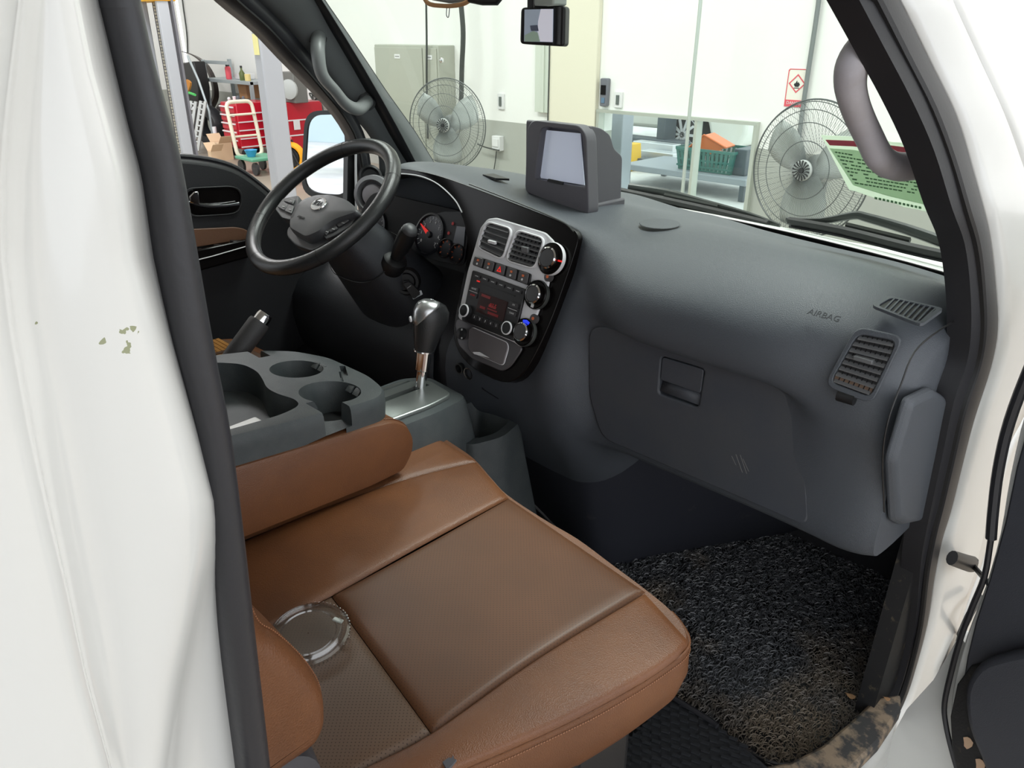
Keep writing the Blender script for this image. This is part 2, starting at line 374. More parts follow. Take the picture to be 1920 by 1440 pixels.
def basket(name,label,px0,py0,px1,y,dep,m,h=None):
    a=at(px0,300,1,y); b=at(px1,300,1,y); zt=at((px0+px1)/2,py0,1,y).z; w=b.x-a.x; cx=(a.x+b.x)/2
    t=thing(name,label,'basket',(cx,y+dep/2,bt)); k=.88
    g=G(); th=.012; H=zt-bt
    O=[(cx-w/2,y,zt),(cx+w/2,y,zt),(cx+w/2,y+dep,zt),(cx-w/2,y+dep,zt)]
    g.ring(rnd(O,.03),rnd([(cx+(p[0]-cx)*.94,y+dep/2+(p[1]-y-dep/2)*.92,zt) for p in O],.03),(0,0,-.03))
    part('rim',g,m,t)
    n=13; g=G()
    for i in range(n):
        u=-.5+(i+.5)/n
        for yy,dy in ((y,1),(y+dep,-1)): g.prism([(cx+w*u-.016,yy+.01*dy,zt),(cx+w*u+.016,yy+.01*dy,zt),(cx+w*u*k+.014,yy+.05*dy,bt+.01),(cx+w*u*k-.014,yy+.05*dy,bt+.01)],(0,.01*dy,0))
    for j in range(3):
        zz=bt+H*(.2+.28*j); g.box((cx,y+.04,zz),(w*.93,.01,.02))
    for sx in (-1,1): g.prism([(cx+sx*w/2*.97,y+.02,zt),(cx+sx*w/2*.97,y+dep-.02,zt),(cx+sx*w/2*k,y+dep-.05,bt),(cx+sx*w/2*k,y+.05,bt)],(-.01*sx,0,0))
    part('lattice',g,m,t)
    part('base',G().box((cx,y+dep/2,bt+.01),(w*k,dep*.85,.012)),m,t)
    return t,cx,zt,w
gm=mat('basket_green',(.06,.21,.18),.5); om=mat('crate_orange',(.85,.20,.05),.45)
t,cx,zt,w=basket('plastic_basket','dark green slotted plastic basket on the bench behind the window',1262,280,1374,yb+.1,.6,gm)
P=[at(1292,276,1,yb+.3),at(1320,253,1,yb+.3),at(1360,277,1,yb+.3),at(1330,290,1,yb+.3)]
ct=thing('orange_crate','orange plastic crate tipped inside the green basket','crate',tuple(P[3]))
part('side_panel',G().prism(P,(0,.015,0)),om,ct); part('back_panel',G().prism([P[1],P[2],P[2]+V3(-.05,.3,0),P[1]+V3(-.05,.3,0)],(0,0,-.012)),om,ct)
part('rim',G().tube([P[0],P[1],P[2]],.012,6),om,ct); part('base',G().prism([P[0],P[3],P[3]+V3(0,.3,0),P[0]+V3(0,.3,0)],(0,0,.012)),om,ct)
for i,(a,b,c_,d) in enumerate([(1186,268,1262,282),(1166,298,1240,312),(1200,285,1262,300),(1376,280,1400,300)]):
    c,s=pxbox(a,b,c_,d,yb+(1.55,.95,1.25)[i],.2,0) if i<3 else pxbox(a,b,c_,d,yb+.2,.4,bt)
    tag(part('metal_ramp',G().box((c[0],c[1],c[2]),s,rotm('X',0)),mat('pale_metal',(.7,.73,.76),.3,.5) if i%2==0 else darkm,bev=.01),['pale ramp plate left of the green basket, uppermost','dark slab below the pale ramp plate behind the window','pale step plate touching the basket\'s left side','dark box right of the green basket'][i],'ramp')
# ---------------------------------------------------------------- things on the front wall
t=thing('electrical_cabinet','grey metal two-door cabinet on the wall behind the left fan','cabinet',(-7.1,WY,.0))
cabm=mat('cabinet_grey',(.42,.43,.37),.45); cx0,cx1=-7.80,-6.54; czt=1.56
part('body',G().box(((cx0+cx1)/2,WY-.131,czt/2),(cx1-cx0,.26,czt)),cabm,t,bev=.008)
xm=at(792,90,1,WY-.27).x
for a,b in ((cx0+.02,xm-.01),(xm+.01,cx1-.02)):
    d=part('door',G().box(((a+b)/2,WY-.27,czt/2),(b-a,.02,czt-.06)),cabm,t,bev=.004)
    part('label_plate',G().box(((a+b)/2,WY-.283,czt-.13),(.11,.004,.05)),thread,d)
    part('lettering',G().box(((a+b)/2,WY-.286,czt-.13),(.08,.002,.012)),mat('grey_ink',(.3,.3,.3),.6),d)
part('knob',G().lathe([(.03,0),(.03,.02),(.015,.03)],(at(829,113,1,WY-.28).x,WY-.28,at(829,113,1,WY-.28).z),(0,-1,0),16),chrome_m,t)
def cable(name,label,pts,y,r,m,cat='cable'):
    return tag(part(name,G().tube(cr([at(px,py,1,y) for px,py in pts],4),r,8),m),label,cat)
cab_m=mat('cable_black',(.05,.055,.05),.5)
cable('cable','thin black cable running down the wall over the grey cabinet',[(798,-60),(799,0),(800,75),(800,160),(802,260)],WY-.31,.012,cab_m)
cable('cable_bundle','thick dark cable bundle down the right edge of the cabinet',[(862,-60),(864,0),(868,50),(868,85),(866,130),(864,240)],WY-.32,.028,cab_m)
cable('cable','thin dark cable down the left edge of the beige column',[(1031,-40),(1030,100),(1027,230)],WY-.07,.007,cab_m)
cable('pipe','slim pale steel pipe standing in front of the window',[(1318,-60),(1312,20),(1296,180),(1281,345),(1276,400)],WY-.5,.016,mat('pipe_steel',(.55,.6,.56),.35,.4),'pipe')
cable('conduit','dark grey conduit down the white wall beside the flammable sign',[(1540,-60),(1534,10),(1510,170),(1497,270),(1486,400)],WY-.03,.02,mat('conduit_grey',(.20,.22,.22),.4),'pipe')
cable('cable','thin black cable down the white wall at the far left near the bumper',[(338,-60),(342,0),(350,60),(352,100)],WY-.02,.012,cab_m)
def switch(name,label,px,py,w,h,y=WY):
    P=at(px,py,1,y); t=thing(name,label,'switch',tuple(P))
    part('plate',G().box(P+V3(0,-.012,0),(w,.024,h)),thread,t,bev=.004); part('rocker',G().box(P+V3(0,-.028,0),(w*.35,.012,h*.6)),mat('dark_rocker',(.12,.14,.13),.4),t); return t
switch('light_switch','white wall switch with dark rocker left of the beige column',941,190,.10,.17)
switch('light_switch','white wall switch beside the card reader above the window',1161,187,.10,.15)
P=at(938,268,1,WY); t=thing('wall_socket','white socket box low on the grey wall band','socket',tuple(P))
part('box',G().box(P+V3(0,-.04,0),(.13,.08,.17)),thread,t,bev=.008); part('cover',G().box(P+V3(0,-.085,.01),(.10,.01,.09)),thread,t,bev=.003)
cable('cable','thin black lead running from the left fan to the wall socket',[(895,270),(910,276),(930,281),(936,282)],WY-.1,.008,cab_m)
cable('cable','thin black lead hanging below the wall socket',[(931,282),(929,300),(925,325),(920,345)],WY-.03,.006,cab_m)
P=at(1137,174,1,WY); t=thing('card_reader','dark grey card reader at the left end above the window','reader',tuple(P))
part('body',G().prism(rnd([P+V3(-.045,0,-.13),P+V3(.045,0,-.13),P+V3(.05,0,.14),P+V3(-.05,0,.14)],.02),(0,-.05,0)),mat('reader_grey',(.16,.165,.19),.3),t,bev=.008)
part('screen',G().box(P+V3(0,-.053,.03),(.06,.008,.09)),gloss_m,t); part('sensor',G().box(P+V3(0,-.053,-.07),(.04,.008,.05)),mat('reader_blue',(.12,.2,.3),.3),t)
# flammable sign
P=at(1494,165,1,WY); pw_=Pl(P,(0,-1,0)); t=thing('warning_sign','small red-edged flammable warning sign left of the conduit','sign',tuple(P))
redp=mat('sign_red',(.75,.10,.13),.5)
part('sign_plate',G().prism(rnd([pw_.l(-.09,-.15),pw_.l(.09,-.15),pw_.l(.09,.15),pw_.l(-.09,.15)],.015),(0,-.006,0)),mat('sign_cream',(.85,.82,.74),.5),t)
part('red_band',G().box(pw_.l(0,-.12,.008),(.165,.003,.05)),redp,t)
g=G().ring([pw_.l(-.09,-.15,.007),pw_.l(.09,-.15,.007),pw_.l(.09,.15,.007),pw_.l(-.09,.15,.007)],[pw_.l(-.083,-.143,.007),pw_.l(.083,-.143,.007),pw_.l(.083,.143,.007),pw_.l(-.083,.143,.007)],(0,-.002,0),40); part('border',g,redp,t)
D=lambda r,o:[pw_.l(0,.035-r,o),pw_.l(r,.035,o),pw_.l(0,.035+r,o),pw_.l(-r,.035,o)]
part('diamond',G().ring(D(.075,.007),D(.062,.007),(0,-.002,0),32),redp,t)
part('flame_mark',G().prism([pw_.l(a*.03,.01+b*.05,.007) for a,b in ((-.5,0),(-.9,.35),(-.6,.6),(-.5,.45),(-.1,1),(.15,.6),(.4,.75),(.9,.35),(.5,0))],(0,-.002,0)),black_m,t)
part('base_line',G().box(pw_.l(0,.0,.008),(.045,.002,.006)),black_m,t)
text('lettering','DANGER',.035,pw_,pw_.l(0,-.12,.010),thread,t)
# ---------------------------------------------------------------- fans
fanw=mat('fan_wire',(.10,.11,.11),.4,.3); fang=mat('fan_grey',(.45,.47,.46),.4); blade_m=mat('fan_blade',(.42,.45,.43),.4)
def fan(name,label,px,py,rpx,y,tilt):
    C0=at(px,py,1,y); d=(C0-CAM).length; Rr=rpx*d/FPX
    n=(CAM-C0); n.z=0; n=Matrix.Rotation(math.radians(-tilt),3,'Z')@n.normalized(); n.z=.02; n.normalize(); p=Pl(C0,n)
    t=thing(name,label,'fan',(C0.x,C0.y,0))
    sg=G(); 
    for a0,r,off in [(0,1.0,0),(0,.97,.03),(0,.68,.075),(0,.42,.085),(0,.86,.05)]:
        sg.tube([p.l(Rr*r*math.cos(a),Rr*r*math.sin(a),off*Rr*1.6) for a in np.linspace(0,2*math.pi,65)[:-1]],.0055 if r==1 else .0028,6,closed=True)
    part('cage_ring',sg,fanw,t)
    g=G(); N=150
    for k in range(N):
        a=2*math.pi*k/N; g.tube([p.l(Rr*r*math.cos(a+tw),Rr*r*math.sin(a+tw),h*Rr) for r,h,tw in ((.15,.14,0),(.42,.136,.06),(.68,.12,.12),(.86,.08,.15),(1,0,.16))],.0012,3,cap=False)
    part('cage_wires',g,fanw,t,kind='stuff')
    g=G()
    for k in range(60):
        a=2*math.pi*k/60; g.tube([p.l(Rr*r*math.cos(a),Rr*r*math.sin(a),h*Rr) for r,h in ((.25,-.28),(.8,-.25),(1,0))],.0012,3,cap=False)
    part('rear_cage',g,fanw,t,kind='stuff')
    part('hub_badge',G().lathe([(Rr*.15,-.01),(Rr*.155,.01),(Rr*.14,.02),(Rr*.05,.022)],p.l(0,0,.14*Rr),n,32),fang,t)
    g=G()
    for k in range(16):
        a=k*math.pi/8; g.add([p.l(Rr*r*math.cos(a+b),Rr*r*math.sin(a+b),.14*Rr+.030) for r,b in ((.05,0),(.10,.25),(.148,.22),(.148,.38),(.10,.42),(.05,.15))],[(0,1,2,3,4,5)])
    part('hub_fins',g,black_m,t,smooth=False,solid=.004)
    part('hub_cap',G().lathe([(Rr*.045,0),(Rr*.04,.012)],p.l(0,0,.14*Rr+.022),n,20),black_m,t)
    for k in range(3):
        a=k*2.094+.5; rows=[]
        for r in np.linspace(.12,.88,6):
            w=.30+.25*math.sin(r*3); rows.append([p.l(Rr*r*math.cos(a+w*u/ (r+.35)),Rr*r*math.sin(a+w*u/(r+.35)),-.02*Rr-.10*Rr*u) for u in np.linspace(-1,1,5)])
        part('blade',G().loft(rows),blade_m,t,solid=.004)
    part('motor',G().lathe([(.05,-.02),(.09,-.04),(.095,-.16),(.06,-.2)],p.l(0,0,-.08*Rr),n,24),fang,t)
    part('stand_pole',G().tube([(C0.x-n.x*.2,C0.y-n.y*.2,.03),(C0.x-n.x*.2,C0.y-n.y*.2,C0.z)],.02,12),fang,t)
    part('base',G().lathe([(.26,0),(.26,.015),(.06,.04)],(C0.x-n.x*.2,C0.y-n.y*.2,0),(0,0,1),32),fang,t)
    return t
fan('standing_fan','larger wire-caged fan in front of the white wall right of the window',1517,318,112,5.0,33)
fan('standing_fan','smaller-looking wire-caged fan in front of the grey cabinet',838,234,77,5.2,30)
# ---------------------------------------------------------------- lift posts and workshop things seen through the driver's window
lw=mat('lift_pale',(.66,.68,.70),.4); yel=mat('lift_yellow',(.95,.52,.03),.45)
def colbox(pl,pr,y,dep,z0,z1,yr=150): 
    a=at(pl,yr,1,y).x; b=at(pr,yr,1,y).x; return ((a+b)/2,y+dep/2,(z0+z1)/2),(b-a,dep,z1-z0)
lp=mat('lift_grey',(.42,.44,.47),.4)
c,s=colbox(482,496,3.0,.16,0,2.6); t=thing('lift_column','plain grey square lift column standing outside the driver window','lift',(c[0],c[1],0))
part('column',G().box(c,s),lp,t,bev=.012)
part('base_plate',G().box((c[0],c[1],.01),(.5,.5,.02)),darkm,t)
part('yellow_tag',G().box((c[0],c[1]-s[1]/2-.004,1.62),(s[0]*.6,.006,.14)),mat('tag_yellow',(.85,.8,.35),.5),t)
t=thing('lift_column','grey open-channel lift column with yellow head beside the door pillar','lift',(-5.9,3.1,0))
a=at(225,150,1,3.1).x; b=at(292,150,1,3.1).x; c_=at(318,150,1,3.1).x
part('side_plate',G().box(((a+b)/2,3.12,1.0),(b-a,.05,1.94)),lp,t,bev=.01)
part('back_channel',G().box(((b+c_)/2,3.22,1.0),(c_-b+.1,.02,1.94)),mat('channel_dark',(.16,.16,.18),.5),t)
part('flange',G().box((c_+.015,3.14,1.0),(.045,.10,1.94)),lp,t,bev=.005)
for k,dx in enumerate((.03,.09)):
    g=G()
    for i in range(70): g.box((b+dx,3.195,.1+i*.027),(.024 if i%2 else .012,.012,.02))
    part('chain',g,darkm if k else beige,t,kind='stuff')
part('yellow_head',G().box(((a+c_)/2,3.16,2.0),(c_-a+.1,.2,.10)),yel,t,bev=.01)
# rack
steel=mat('rack_steel',(.40,.45,.47),.4,.4)
Y0,Y1=6.05,6.5; X0=at(392,200,1,Y0).x; X1=at(474,200,1,Y0).x; zsh=[at(410,219,1,Y0).z,at(430,153,1,Y0).z]; ztop=at(382,112,1,Y0).z
t=thing('storage_rack','open grey slotted-angle rack with tins and parts on its shelves','rack',((X0+X1)/2,(Y0+Y1)/2,0))
for x in (X0,X1):
    for y in (Y0,Y1):
        H=ztop if x==X0 else zsh[1]+.02
        g=G().box((x,y,H/2),(.05,.008,H)); g.box((x+.021,y+.024,H/2),(.008,.04,H))
        for k in range(int(H/.06)): g.box((x,y-.005,.04+k*.06),(.018,.003,.028))
        part('upright',g,steel,t)
for z in zsh: part('shelf',G().box(((X0+X1)/2,(Y0+Y1)/2,z),(X1-X0+.05,Y1-Y0+.05,.05)),steel,t,bev=.004)
part('top_rail',G().box((X0+.45,Y0,ztop-.03),(.9,.03,.05)),steel,t)
def item(name,label,cat,g,m,**k): return tag(part(name,g,m,**k),label,cat)
def onshelf(px,z=None,y=6.15):
    z=zsh[1]+.026 if z is None else z 
    return Vector((at(px,150,1,y).x,y,z))
P=onshelf(430); t=thing('spray_can','red spray can with black cap on the rack','can',tuple(P))
part('can',G().lathe([(.04,0),(.045,.01),(.045,.17),(.02,.2)],P,(0,0,1),16),redp,t); part('cap',G().lathe([(.03,.19),(.03,.25),(.02,.26)],P,(0,0,1),16),black_m,t)
P=onshelf(455); t=thing('oil_bottle','small dark green bottle on the rack','bottle',tuple(P)); part('body',G().lathe([(.04,0),(.045,.1),(.015,.15),(.015,.19)],P,(0,0,1),14),mat('bottle_green',(.10,.13,.03),.3),t); part('cap',G().lathe([(.018,.18),(.018,.21)],P,(0,0,1),12),black_m,t)
P=onshelf(465); item('paint_tin','small yellow tin beside the dark bottle on the rack','tin',G().lathe([(.045,0),(.045,.09),(.04,.095)],P,(0,0,1),14),mat('tin_yellow',(.75,.6,.25),.4))
P=onshelf(440); item('cardboard_tray','white flat tray between spray can and bottle on the rack','tray',G().box(P+V3(0,.18,.042),(.25,.2,.08),taper=1.1),thread,bev=.005)
P=onshelf(466,zsh[1]-.14,6.3); item('woven_basket','brown slatted basket hanging under the top shelf of the rack','basket',G().box(P,(.25,.25,.22),taper=1.1),mat('basket_brown',(.35,.18,.08),.6,bump=(60,.8)),bev=.01)
hose_m=mat('hose_dark',(.09,.07,.07),.5)
P=onshelf(420,zsh[0]+.03,6.25); pts=[P+V3(.18*math.cos(k*1.1)*(1+.2*math.sin(k)),.1*math.sin(k*1.3),.05+.09*abs(math.sin(k*.7))) for k in range(14)]
item('hose_coil','tangle of dark hose on the lower rack shelf','hose',G().tube(cr(pts,4),.02,8),hose_m)
# bumper leaning behind the rack
bz=[at(x,y,1,6.3) for x,y in ((348,98),(368,105),(388,122),(402,150),(406,180),(398,200),(390,212))]
rows=[]
bz+=[V3(bz[-1].x+.05,6.15,.35),V3(bz[-1].x+.12,6.15,.02)]
for i,p in enumerate(cr(bz,4)):
    rows.append([p+V3(-.13,.04,0),p+V3(-.09,-.03,.01),p+V3(-.02,-.03,.01),p+V3(.0,.04,-.02)])
item('car_bumper','dark brown curved car bumper standing on end beside the rack','bumper',G().loft(rows),mat('bumper_brown',(.05,.035,.03),.3),solid=.01)
item('car_trim_panel','black folded seat or trim panel with orange scrap at far left','panel',G().prism([at(x,y,1,5.8) for x,y in ((340,118),(362,115),(372,165),(372,200),(340,200))],(0,.2,0)),black_m,bev=.02)
item('steel_tube','long dark steel strut leaning from bumper to rack','strut',G().tube([at(352,105,1,5.5),at(372,150,1,5.5),at(392,208,1,5.5),Vector((at(396,240,1,5.5).x,5.5,.02))],.018,8),steel)
item('orange_rag','orange cloth scrap on the black panel','rag',G().prism(cr([at(x,y,1,5.5) for x,y in ((345,150),(356,155),(352,172),(344,175))],3,True),(0,.03,0)),mat('rag_orange',(.6,.25,.05),.8))
item('green_strap','bright green lashing strap lying below the orange cloth','strap',G().tube([at(343,178,1,5.5),at(355,174,1,5.5),at(366,178,1,5.5)],.02,6),mat('strap_green',(.1,.6,.15),.6))
# aluminium ramps
ramp=None
for k,dx in enumerate((0,12)):
    A,B=at(363+dx*1.5,190,1,5.35),at(351+dx*1.35,281,1,5.2)
    t=thing('loading_ramp',['left one of two pale aluminium ramps leaning by the rack','right one of two pale aluminium ramps leaning by the rack'][k],'ramp',(B.x,B.y,0),'aluminium ramps')
    for s in (-.075,.075): part('rail',G().tube([A+V3(s,0,0),B+V3(s,0,0)],.028,4),mat('aluminium',(.68,.70,.70),.3,.5),t)
    for i in range(9): part('rung',G().tube([A.lerp(B,(i+.5)/9)+V3(-.075,0,0),A.lerp(B,(i+.5)/9)+V3(.075,0,0)],.014,4),MATS['aluminium'],t)
# red tool cabinets
red=mat('cabinet_red',(.52,.012,.03),.3,coat=.3)
def toolcab(label,px0,px1,pyt,y,dep,ndr,zlo=.14):
    a=at(px0,240,1,y).x; b=at(px1,240,1,y).x; zt=at((px0+px1)/2,pyt,1,y).z
    t=thing('tool_cabinet',label,'cabinet',((a+b)/2,y+dep/2,0)); cx=(a+b)/2
    part('body',G().box((cx,y+dep/2,(zt+zlo)/2),(b-a,dep,zt-zlo)),red,t,bev=.01)
    h=(zt-zlo-.06)/ndr
    for i in range(ndr):
        d=part('drawer',G().box((cx,y-.012,zt-.03-h*(i+.5)),(b-a-.05,.03,h-.02)),red,t,bev=.004)
        part('handle',G().box((cx,y-.035,zt-.03-h*(i+.5)+h/2-.025),(b-a-.06,.02,.018)),silver_m,d)
    for i in range(ndr):
        d=part('side_rail',G().box((b+.008,y+dep/2,zt-.03-h*(i+1)),(.012,dep,.016)),silver_m,t)
    for sx in (-1,1):
        for sy in (.08,dep-.08): part('castor',G().lathe([(.02,-.02),(.065,-.018),(.065,.018),(.02,.02)],(cx+sx*(b-a)/2*.85,y+sy,.07),(1,0,0),14),rubber_m,t)
    return t,zt,a,b
toolcab('red tool cabinet with tools on top, left of the plain column',420,448,193,5.45,.55,5)
t2,z2,a2,b2=toolcab('red tool cabinet showing right of the plain column',500,538,192,5.75,.6,3)
part('paper_note',G().box((b2+.02,5.9,z2-.3),(.004,.1,.12)),thread,t2)
zt=at(435,193,1,5.45).z
for i,lab in enumerate(('short steel socket tool at the left end of the red cabinet top','dark stubby tool second from the left on the red cabinet top','taller steel tool in the middle of the red cabinet top','dark tool at the right end of the red cabinet top')):
    P=Vector((at(430+i*5,190,1,5.6).x,5.6+.1*(i%2),zt+.001))
    item('hand_tool',lab,'tool',G().lathe([(.02,0),(.026,.03+.02*(i%3)),(.015,.05+.02*(i%2))],P,(0,0,1),10),silver_m if i%2==0 else darkm)['group']='tools on the red cabinet'
P=Vector((at(538,190,1,5.8).x,5.85,z2)); t=thing('speaker_unit','grey horn unit standing on the right red cabinet','speaker',tuple(P))
part('box',G().box(P+V3(0,.1,.2),(.3,.2,.4)),mat('unit_grey',(.16,.16,.15),.6),t,bev=.01); part('horn',G().lathe([(.05,0),(.13,.02),(.13,.05),(.07,.07)],P+V3(.06,0,.18),(.4,-1,0),24),fang,t)
P=at(592,198,1,6.55); pts=[P+V3(.13*math.cos(k*1.4),.05*math.sin(k),.17*math.sin(k*.9)) for k in range(22)]
item('cable_coil','tangled black cables hanging on the wall above the mirror','cable',G().tube(cr(pts,4),.012,6),cab_m)
# platform trolley
gb=mat('trolley_green',(.12,.38,.25),.5); wtube=mat('cream_tube',(.78,.72,.58),.4)
A=at(457,291,1,4.95); B=at(490,297,1,4.95); zp=.2
t=thing('platform_trolley','green platform trolley with cream tube handle before the red cabinet','trolley',((A.x+B.x)/2,5.03,0))
part('platform',G().box(((A.x+B.x)/2,5.03,zp),(B.x-A.x,.42,.04)),gb,t,bev=.01)
ht=at(450,194,1,4.9).z
part('handle',G().tube(rnd([(A.x+.03,4.85,zp),(A.x-.10,4.85,ht),(A.x-.10,5.21,ht),(A.x+.03,5.21,zp)],.08),.025,10),wtube,t)
for z in (.45,.72): part('cross_bar',G().tube([(A.x-.03,4.85,z),(A.x-.03,5.21,z)],.014,8),wtube,t)
for sx in (.1,.9):
    for y in (4.88,5.18): part('wheel',G().lathe([(.02,-.02),(.08,-.018),(.08,.018),(.02,.02)],(A.x+(B.x-A.x)*sx,y,.085),(0,1,0),16),rubber_m,t)
# cardboard boxes
card=mat('cardboard',(.68,.50,.33),.7)
def carton(label,px,py,w,d,h,y,flap=True):
    P=at(px,py,1,y); P.z=0; t=thing('cardboard_box',label,'box',tuple(P))
    part('carton',G().box(P+V3(0,0,h/2),(w,d,h)),card,t)
    if flap:
        for s in (-1,1): part('flap',G().prism([P+V3(s*w/2,-d/2,h),P+V3(s*w/2,d/2,h),P+V3(s*(w/2+.1),d/2,h+.1),P+V3(s*(w/2+.1),-d/2,h+.1)],(0,0,.005)),card,t)
    return t
carton('open cardboard box on the floor in front of the rack',418,292,.26,.2,.24,5.25)
carton('smaller flattened cardboard box leaning left of the open box',403,288,.10,.16,.17,5.0)
# orange hose reel
P=at(545,300,1,4.9); t=thing('cable_reel','orange cable reel with black stand on the floor right of the column','reel',(P.x,P.y,0))
org=mat('reel_orange',(.95,.42,.02),.4); zr=at(545,294,1,4.9).z; ax=V3(.75,-.66,0)
for i in range(9): part('hose_turn',G().tube([Vector((P.x,P.y,zr))+ax*((i-4)*.022)+ (ax.cross(V3(0,0,1))*math.cos(a)+V3(0,0,1)*math.sin(a))*.145 for a in np.linspace(0,2*math.pi,25)[:-1]],.018,6,closed=True),org,t)
part('drum',G().lathe([(.12,-.10),(.12,.10)],(P.x,P.y,zr),ax,20),black_m,t)
for s in (-1,1): part('frame',G().tube(rnd([Vector((P.x,P.y,0))+ax*.125*s+V3(.15,.15,.02),Vector((P.x,P.y,zr+.21))+ax*.125*s,Vector((P.x,P.y,0))+ax*.125*s+V3(-.15,-.15,.02)],.05),.012,8),black_m,t)
part('grip',G().tube([Vector((P.x,P.y,zr+.20))-ax*.125,Vector((P.x,P.y,zr+.20))+ax*.125],.02,8),red_l if 0 else redp,t)
P=Vector((B.x-.1,5.03,.222)); 
item('blue_tub','small blue tub on the green trolley','tub',G().lathe([(.05,0),(.08,.08),(.085,.085),(.07,.08),(.045,.01)],P+V3(-.12,-.1,0),(0,0,1),16),mat('tub_blue',(.05,.35,.65),.4))
P=at(405,262,1,5.35); t=thing('jack_stand','red and silver jack standing on the floor under the rack','jack',(P.x,P.y,0))
part('base',G().lathe([(.12,0),(.12,.03),(.05,.05)],(P.x,P.y,0),(0,0,1),16),darkm,t); part('ram',G().lathe([(.03,.05),(.03,.42)],(P.x,P.y,0),(0,0,1),12),silver_m,t); part('lever',G().tube([(P.x,P.y,.1),(P.x+.1,P.y-.05,.32)],.02,8),redp,t)
P=at(402,262,1,5.9); t=item('tyre','dark tyre lying against the wall under the rack','tyre',G().lathe([(.17,-.1),(.28,-.1),(.31,-.06),(.31,.06),(.28,.1),(.17,.1),(.17,-.1)],(P.x,5.85,.31),(.2,-1,0),28,cap=False),rubber_m)
# hedge and outdoor ground on the open side of the workshop (seen in the door mirror)
struct('ground_yard',G().box((-6,-24,-.06),(60,40,.1)),yard)
leaf=mat('hedge_green',(.10,.28,.05),.7,col2=(.2,.42,.1),cs=3)
b=thing('building','pale blue building across the forecourt, seen only by reflection','building',(-14,-34,0))
part('walls',G().box((-14,-34,5),(40,6,10)),mat('building_blue',(.55,.68,.72),.6),b)
for i in range(8): part('window',G().box((-31+i*5,-30.97,4),(3,.1,1.6)),gloss_m,b)
for k in range(7):
    x=-17+k*3.1; p=Vector((x,-15-(k%3),0))
    t=thing('tree',['bushy green tree across the forecourt, farthest left','second bushy tree from the left across the forecourt','third bushy tree from the left across the forecourt','middle bushy tree across the forecourt','third bushy tree from the right across the forecourt','second bushy tree from the right across the forecourt','bushy green tree across the forecourt, farthest right'][k],'tree',tuple(p),'trees across the forecourt')
    part('trunk',G().tube([p,p+V3(.05,0,1)],[.12,.09],8),hose_m,t)
    g=G()
    for j in range(70):
        q=p+V3(rng.uniform(-.9,.9),rng.uniform(-.8,.8),1.2+rng.uniform(-.75,.75)); r=.34
        Rm=Matrix.Rotation(rng.random()*6,3,Vector(rng.normal(size=3)).normalized()); g.box(q,(r,r,r*.7),Rm)
    part('crown',g,leaf,t,smooth=False)
# ================================================================ TRUCK CAB
cab=thing('truck_cab','white truck cab shell around the dark interior, with door opening, pillars and windshield','truck',(0,.6,0))
# --- right (near) door opening: rear pillar seal
L_=[(20,-900),(188,-40),(196,0),(230,133),(253,233),(280,333),(303,480),(333,647),(373,813),(399,980),(420,1180),(457,1440),(464,1500)]
R_=[(102,-900),(256,-40),(264,0),(290,117),(313,200),(340,300),(372,480),(401,647),(433,813),(459,1013),(474,1147),(507,1440),(512,1500)]
part('door_seal',band(L_,R_,.788,.005,.03),rubber_m,cab)
xin=[.77,.77,.77,.77,.775,.778,.78,.78,.78,.78,.78,.78]
# front seal (follows windshield pillar, dash end, kick panel, sill)
Lf=[(1384,-430),(1590,-40),(1611,0),(1657,87),(1711,190),(1752,284),(1785,390),(1809,458),(1819,537),(1821,616),(1813,680),(1789,751),(1767,854),(1750,933),(1738,990),(1727,1052),(1716,1170),(1700,1249),(1684,1300),(1662,1345),(1625,1395),(1585,1440),(1520,1500)]
Rf=[(1476,-430),(1664,-40),(1687,0),(1744,116),(1793,217),(1822,311),(1844,390),(1858,458),(1867,537),(1871,616),(1858,690),(1826,790),(1803,880),(1783,960),(1767,1012),(1752,1085),(1738,1170),(1716,1252),(1697,1310),(1674,1355),(1637,1404),(1598,1450),(1532,1512)]
xf=[.645,.70,.705,.72,.74,.755,.77,.775,.78]+[.785]*14
part('door_seal',band(Lf,Rf,xf,.006,.03),mat('front_rubber',(.017,.017,.02),.5,bump=(300,.15)),cab)
# inner lip of the seal (second rubber ridge)
mid=[((a[0]*.55+b[0]*.45),(a[1]*.55+b[1]*.45)) for a,b in zip(Lf,Rf)]
g=G().tube(cr([at(*m,0,x+.006) for m,x in zip(mid,xf)],4),.0045,6); part('seal_ridge',g,black_m,cab)
# --- white metal frame outside the front seal
F0=Rf
F1=[(1590,-430),(1770,-40),(1782,0),(1832,110),(1880,215),(1915,311),(1942,390),(1958,458),(1966,537),(1968,616),(1955,690),(1918,780),(1892,830),(1872,890),(1862,960),(1852,1010),(1838,1060),(1812,1130),(1778,1240),(1762,1300),(1740,1380),(1700,1460),(1600,1560)]
xo=[x+.012 for x in xf]
def strip(A,B,xa,xb,bul=.008,k=5,sm=4):
    n=len(A); P=cr([at(*A[i],0,xa[i]) for i in range(n)],sm); Q=cr([at(*B[i],0,xb[i]) for i in range(n)],sm); S=[]
    for a,b in zip(P,Q):
        S.append([a.lerp(b,j/k)+V3(bul*math.sin(math.pi*j/k),0,0) for j in range(k+1)])
    return S
S=strip(F0,F1,[x-.004 for x in xf],[x+.006 for x in xf],.004)
part('front_door_frame',G().loft(S),white_p,cab,solid=.004)
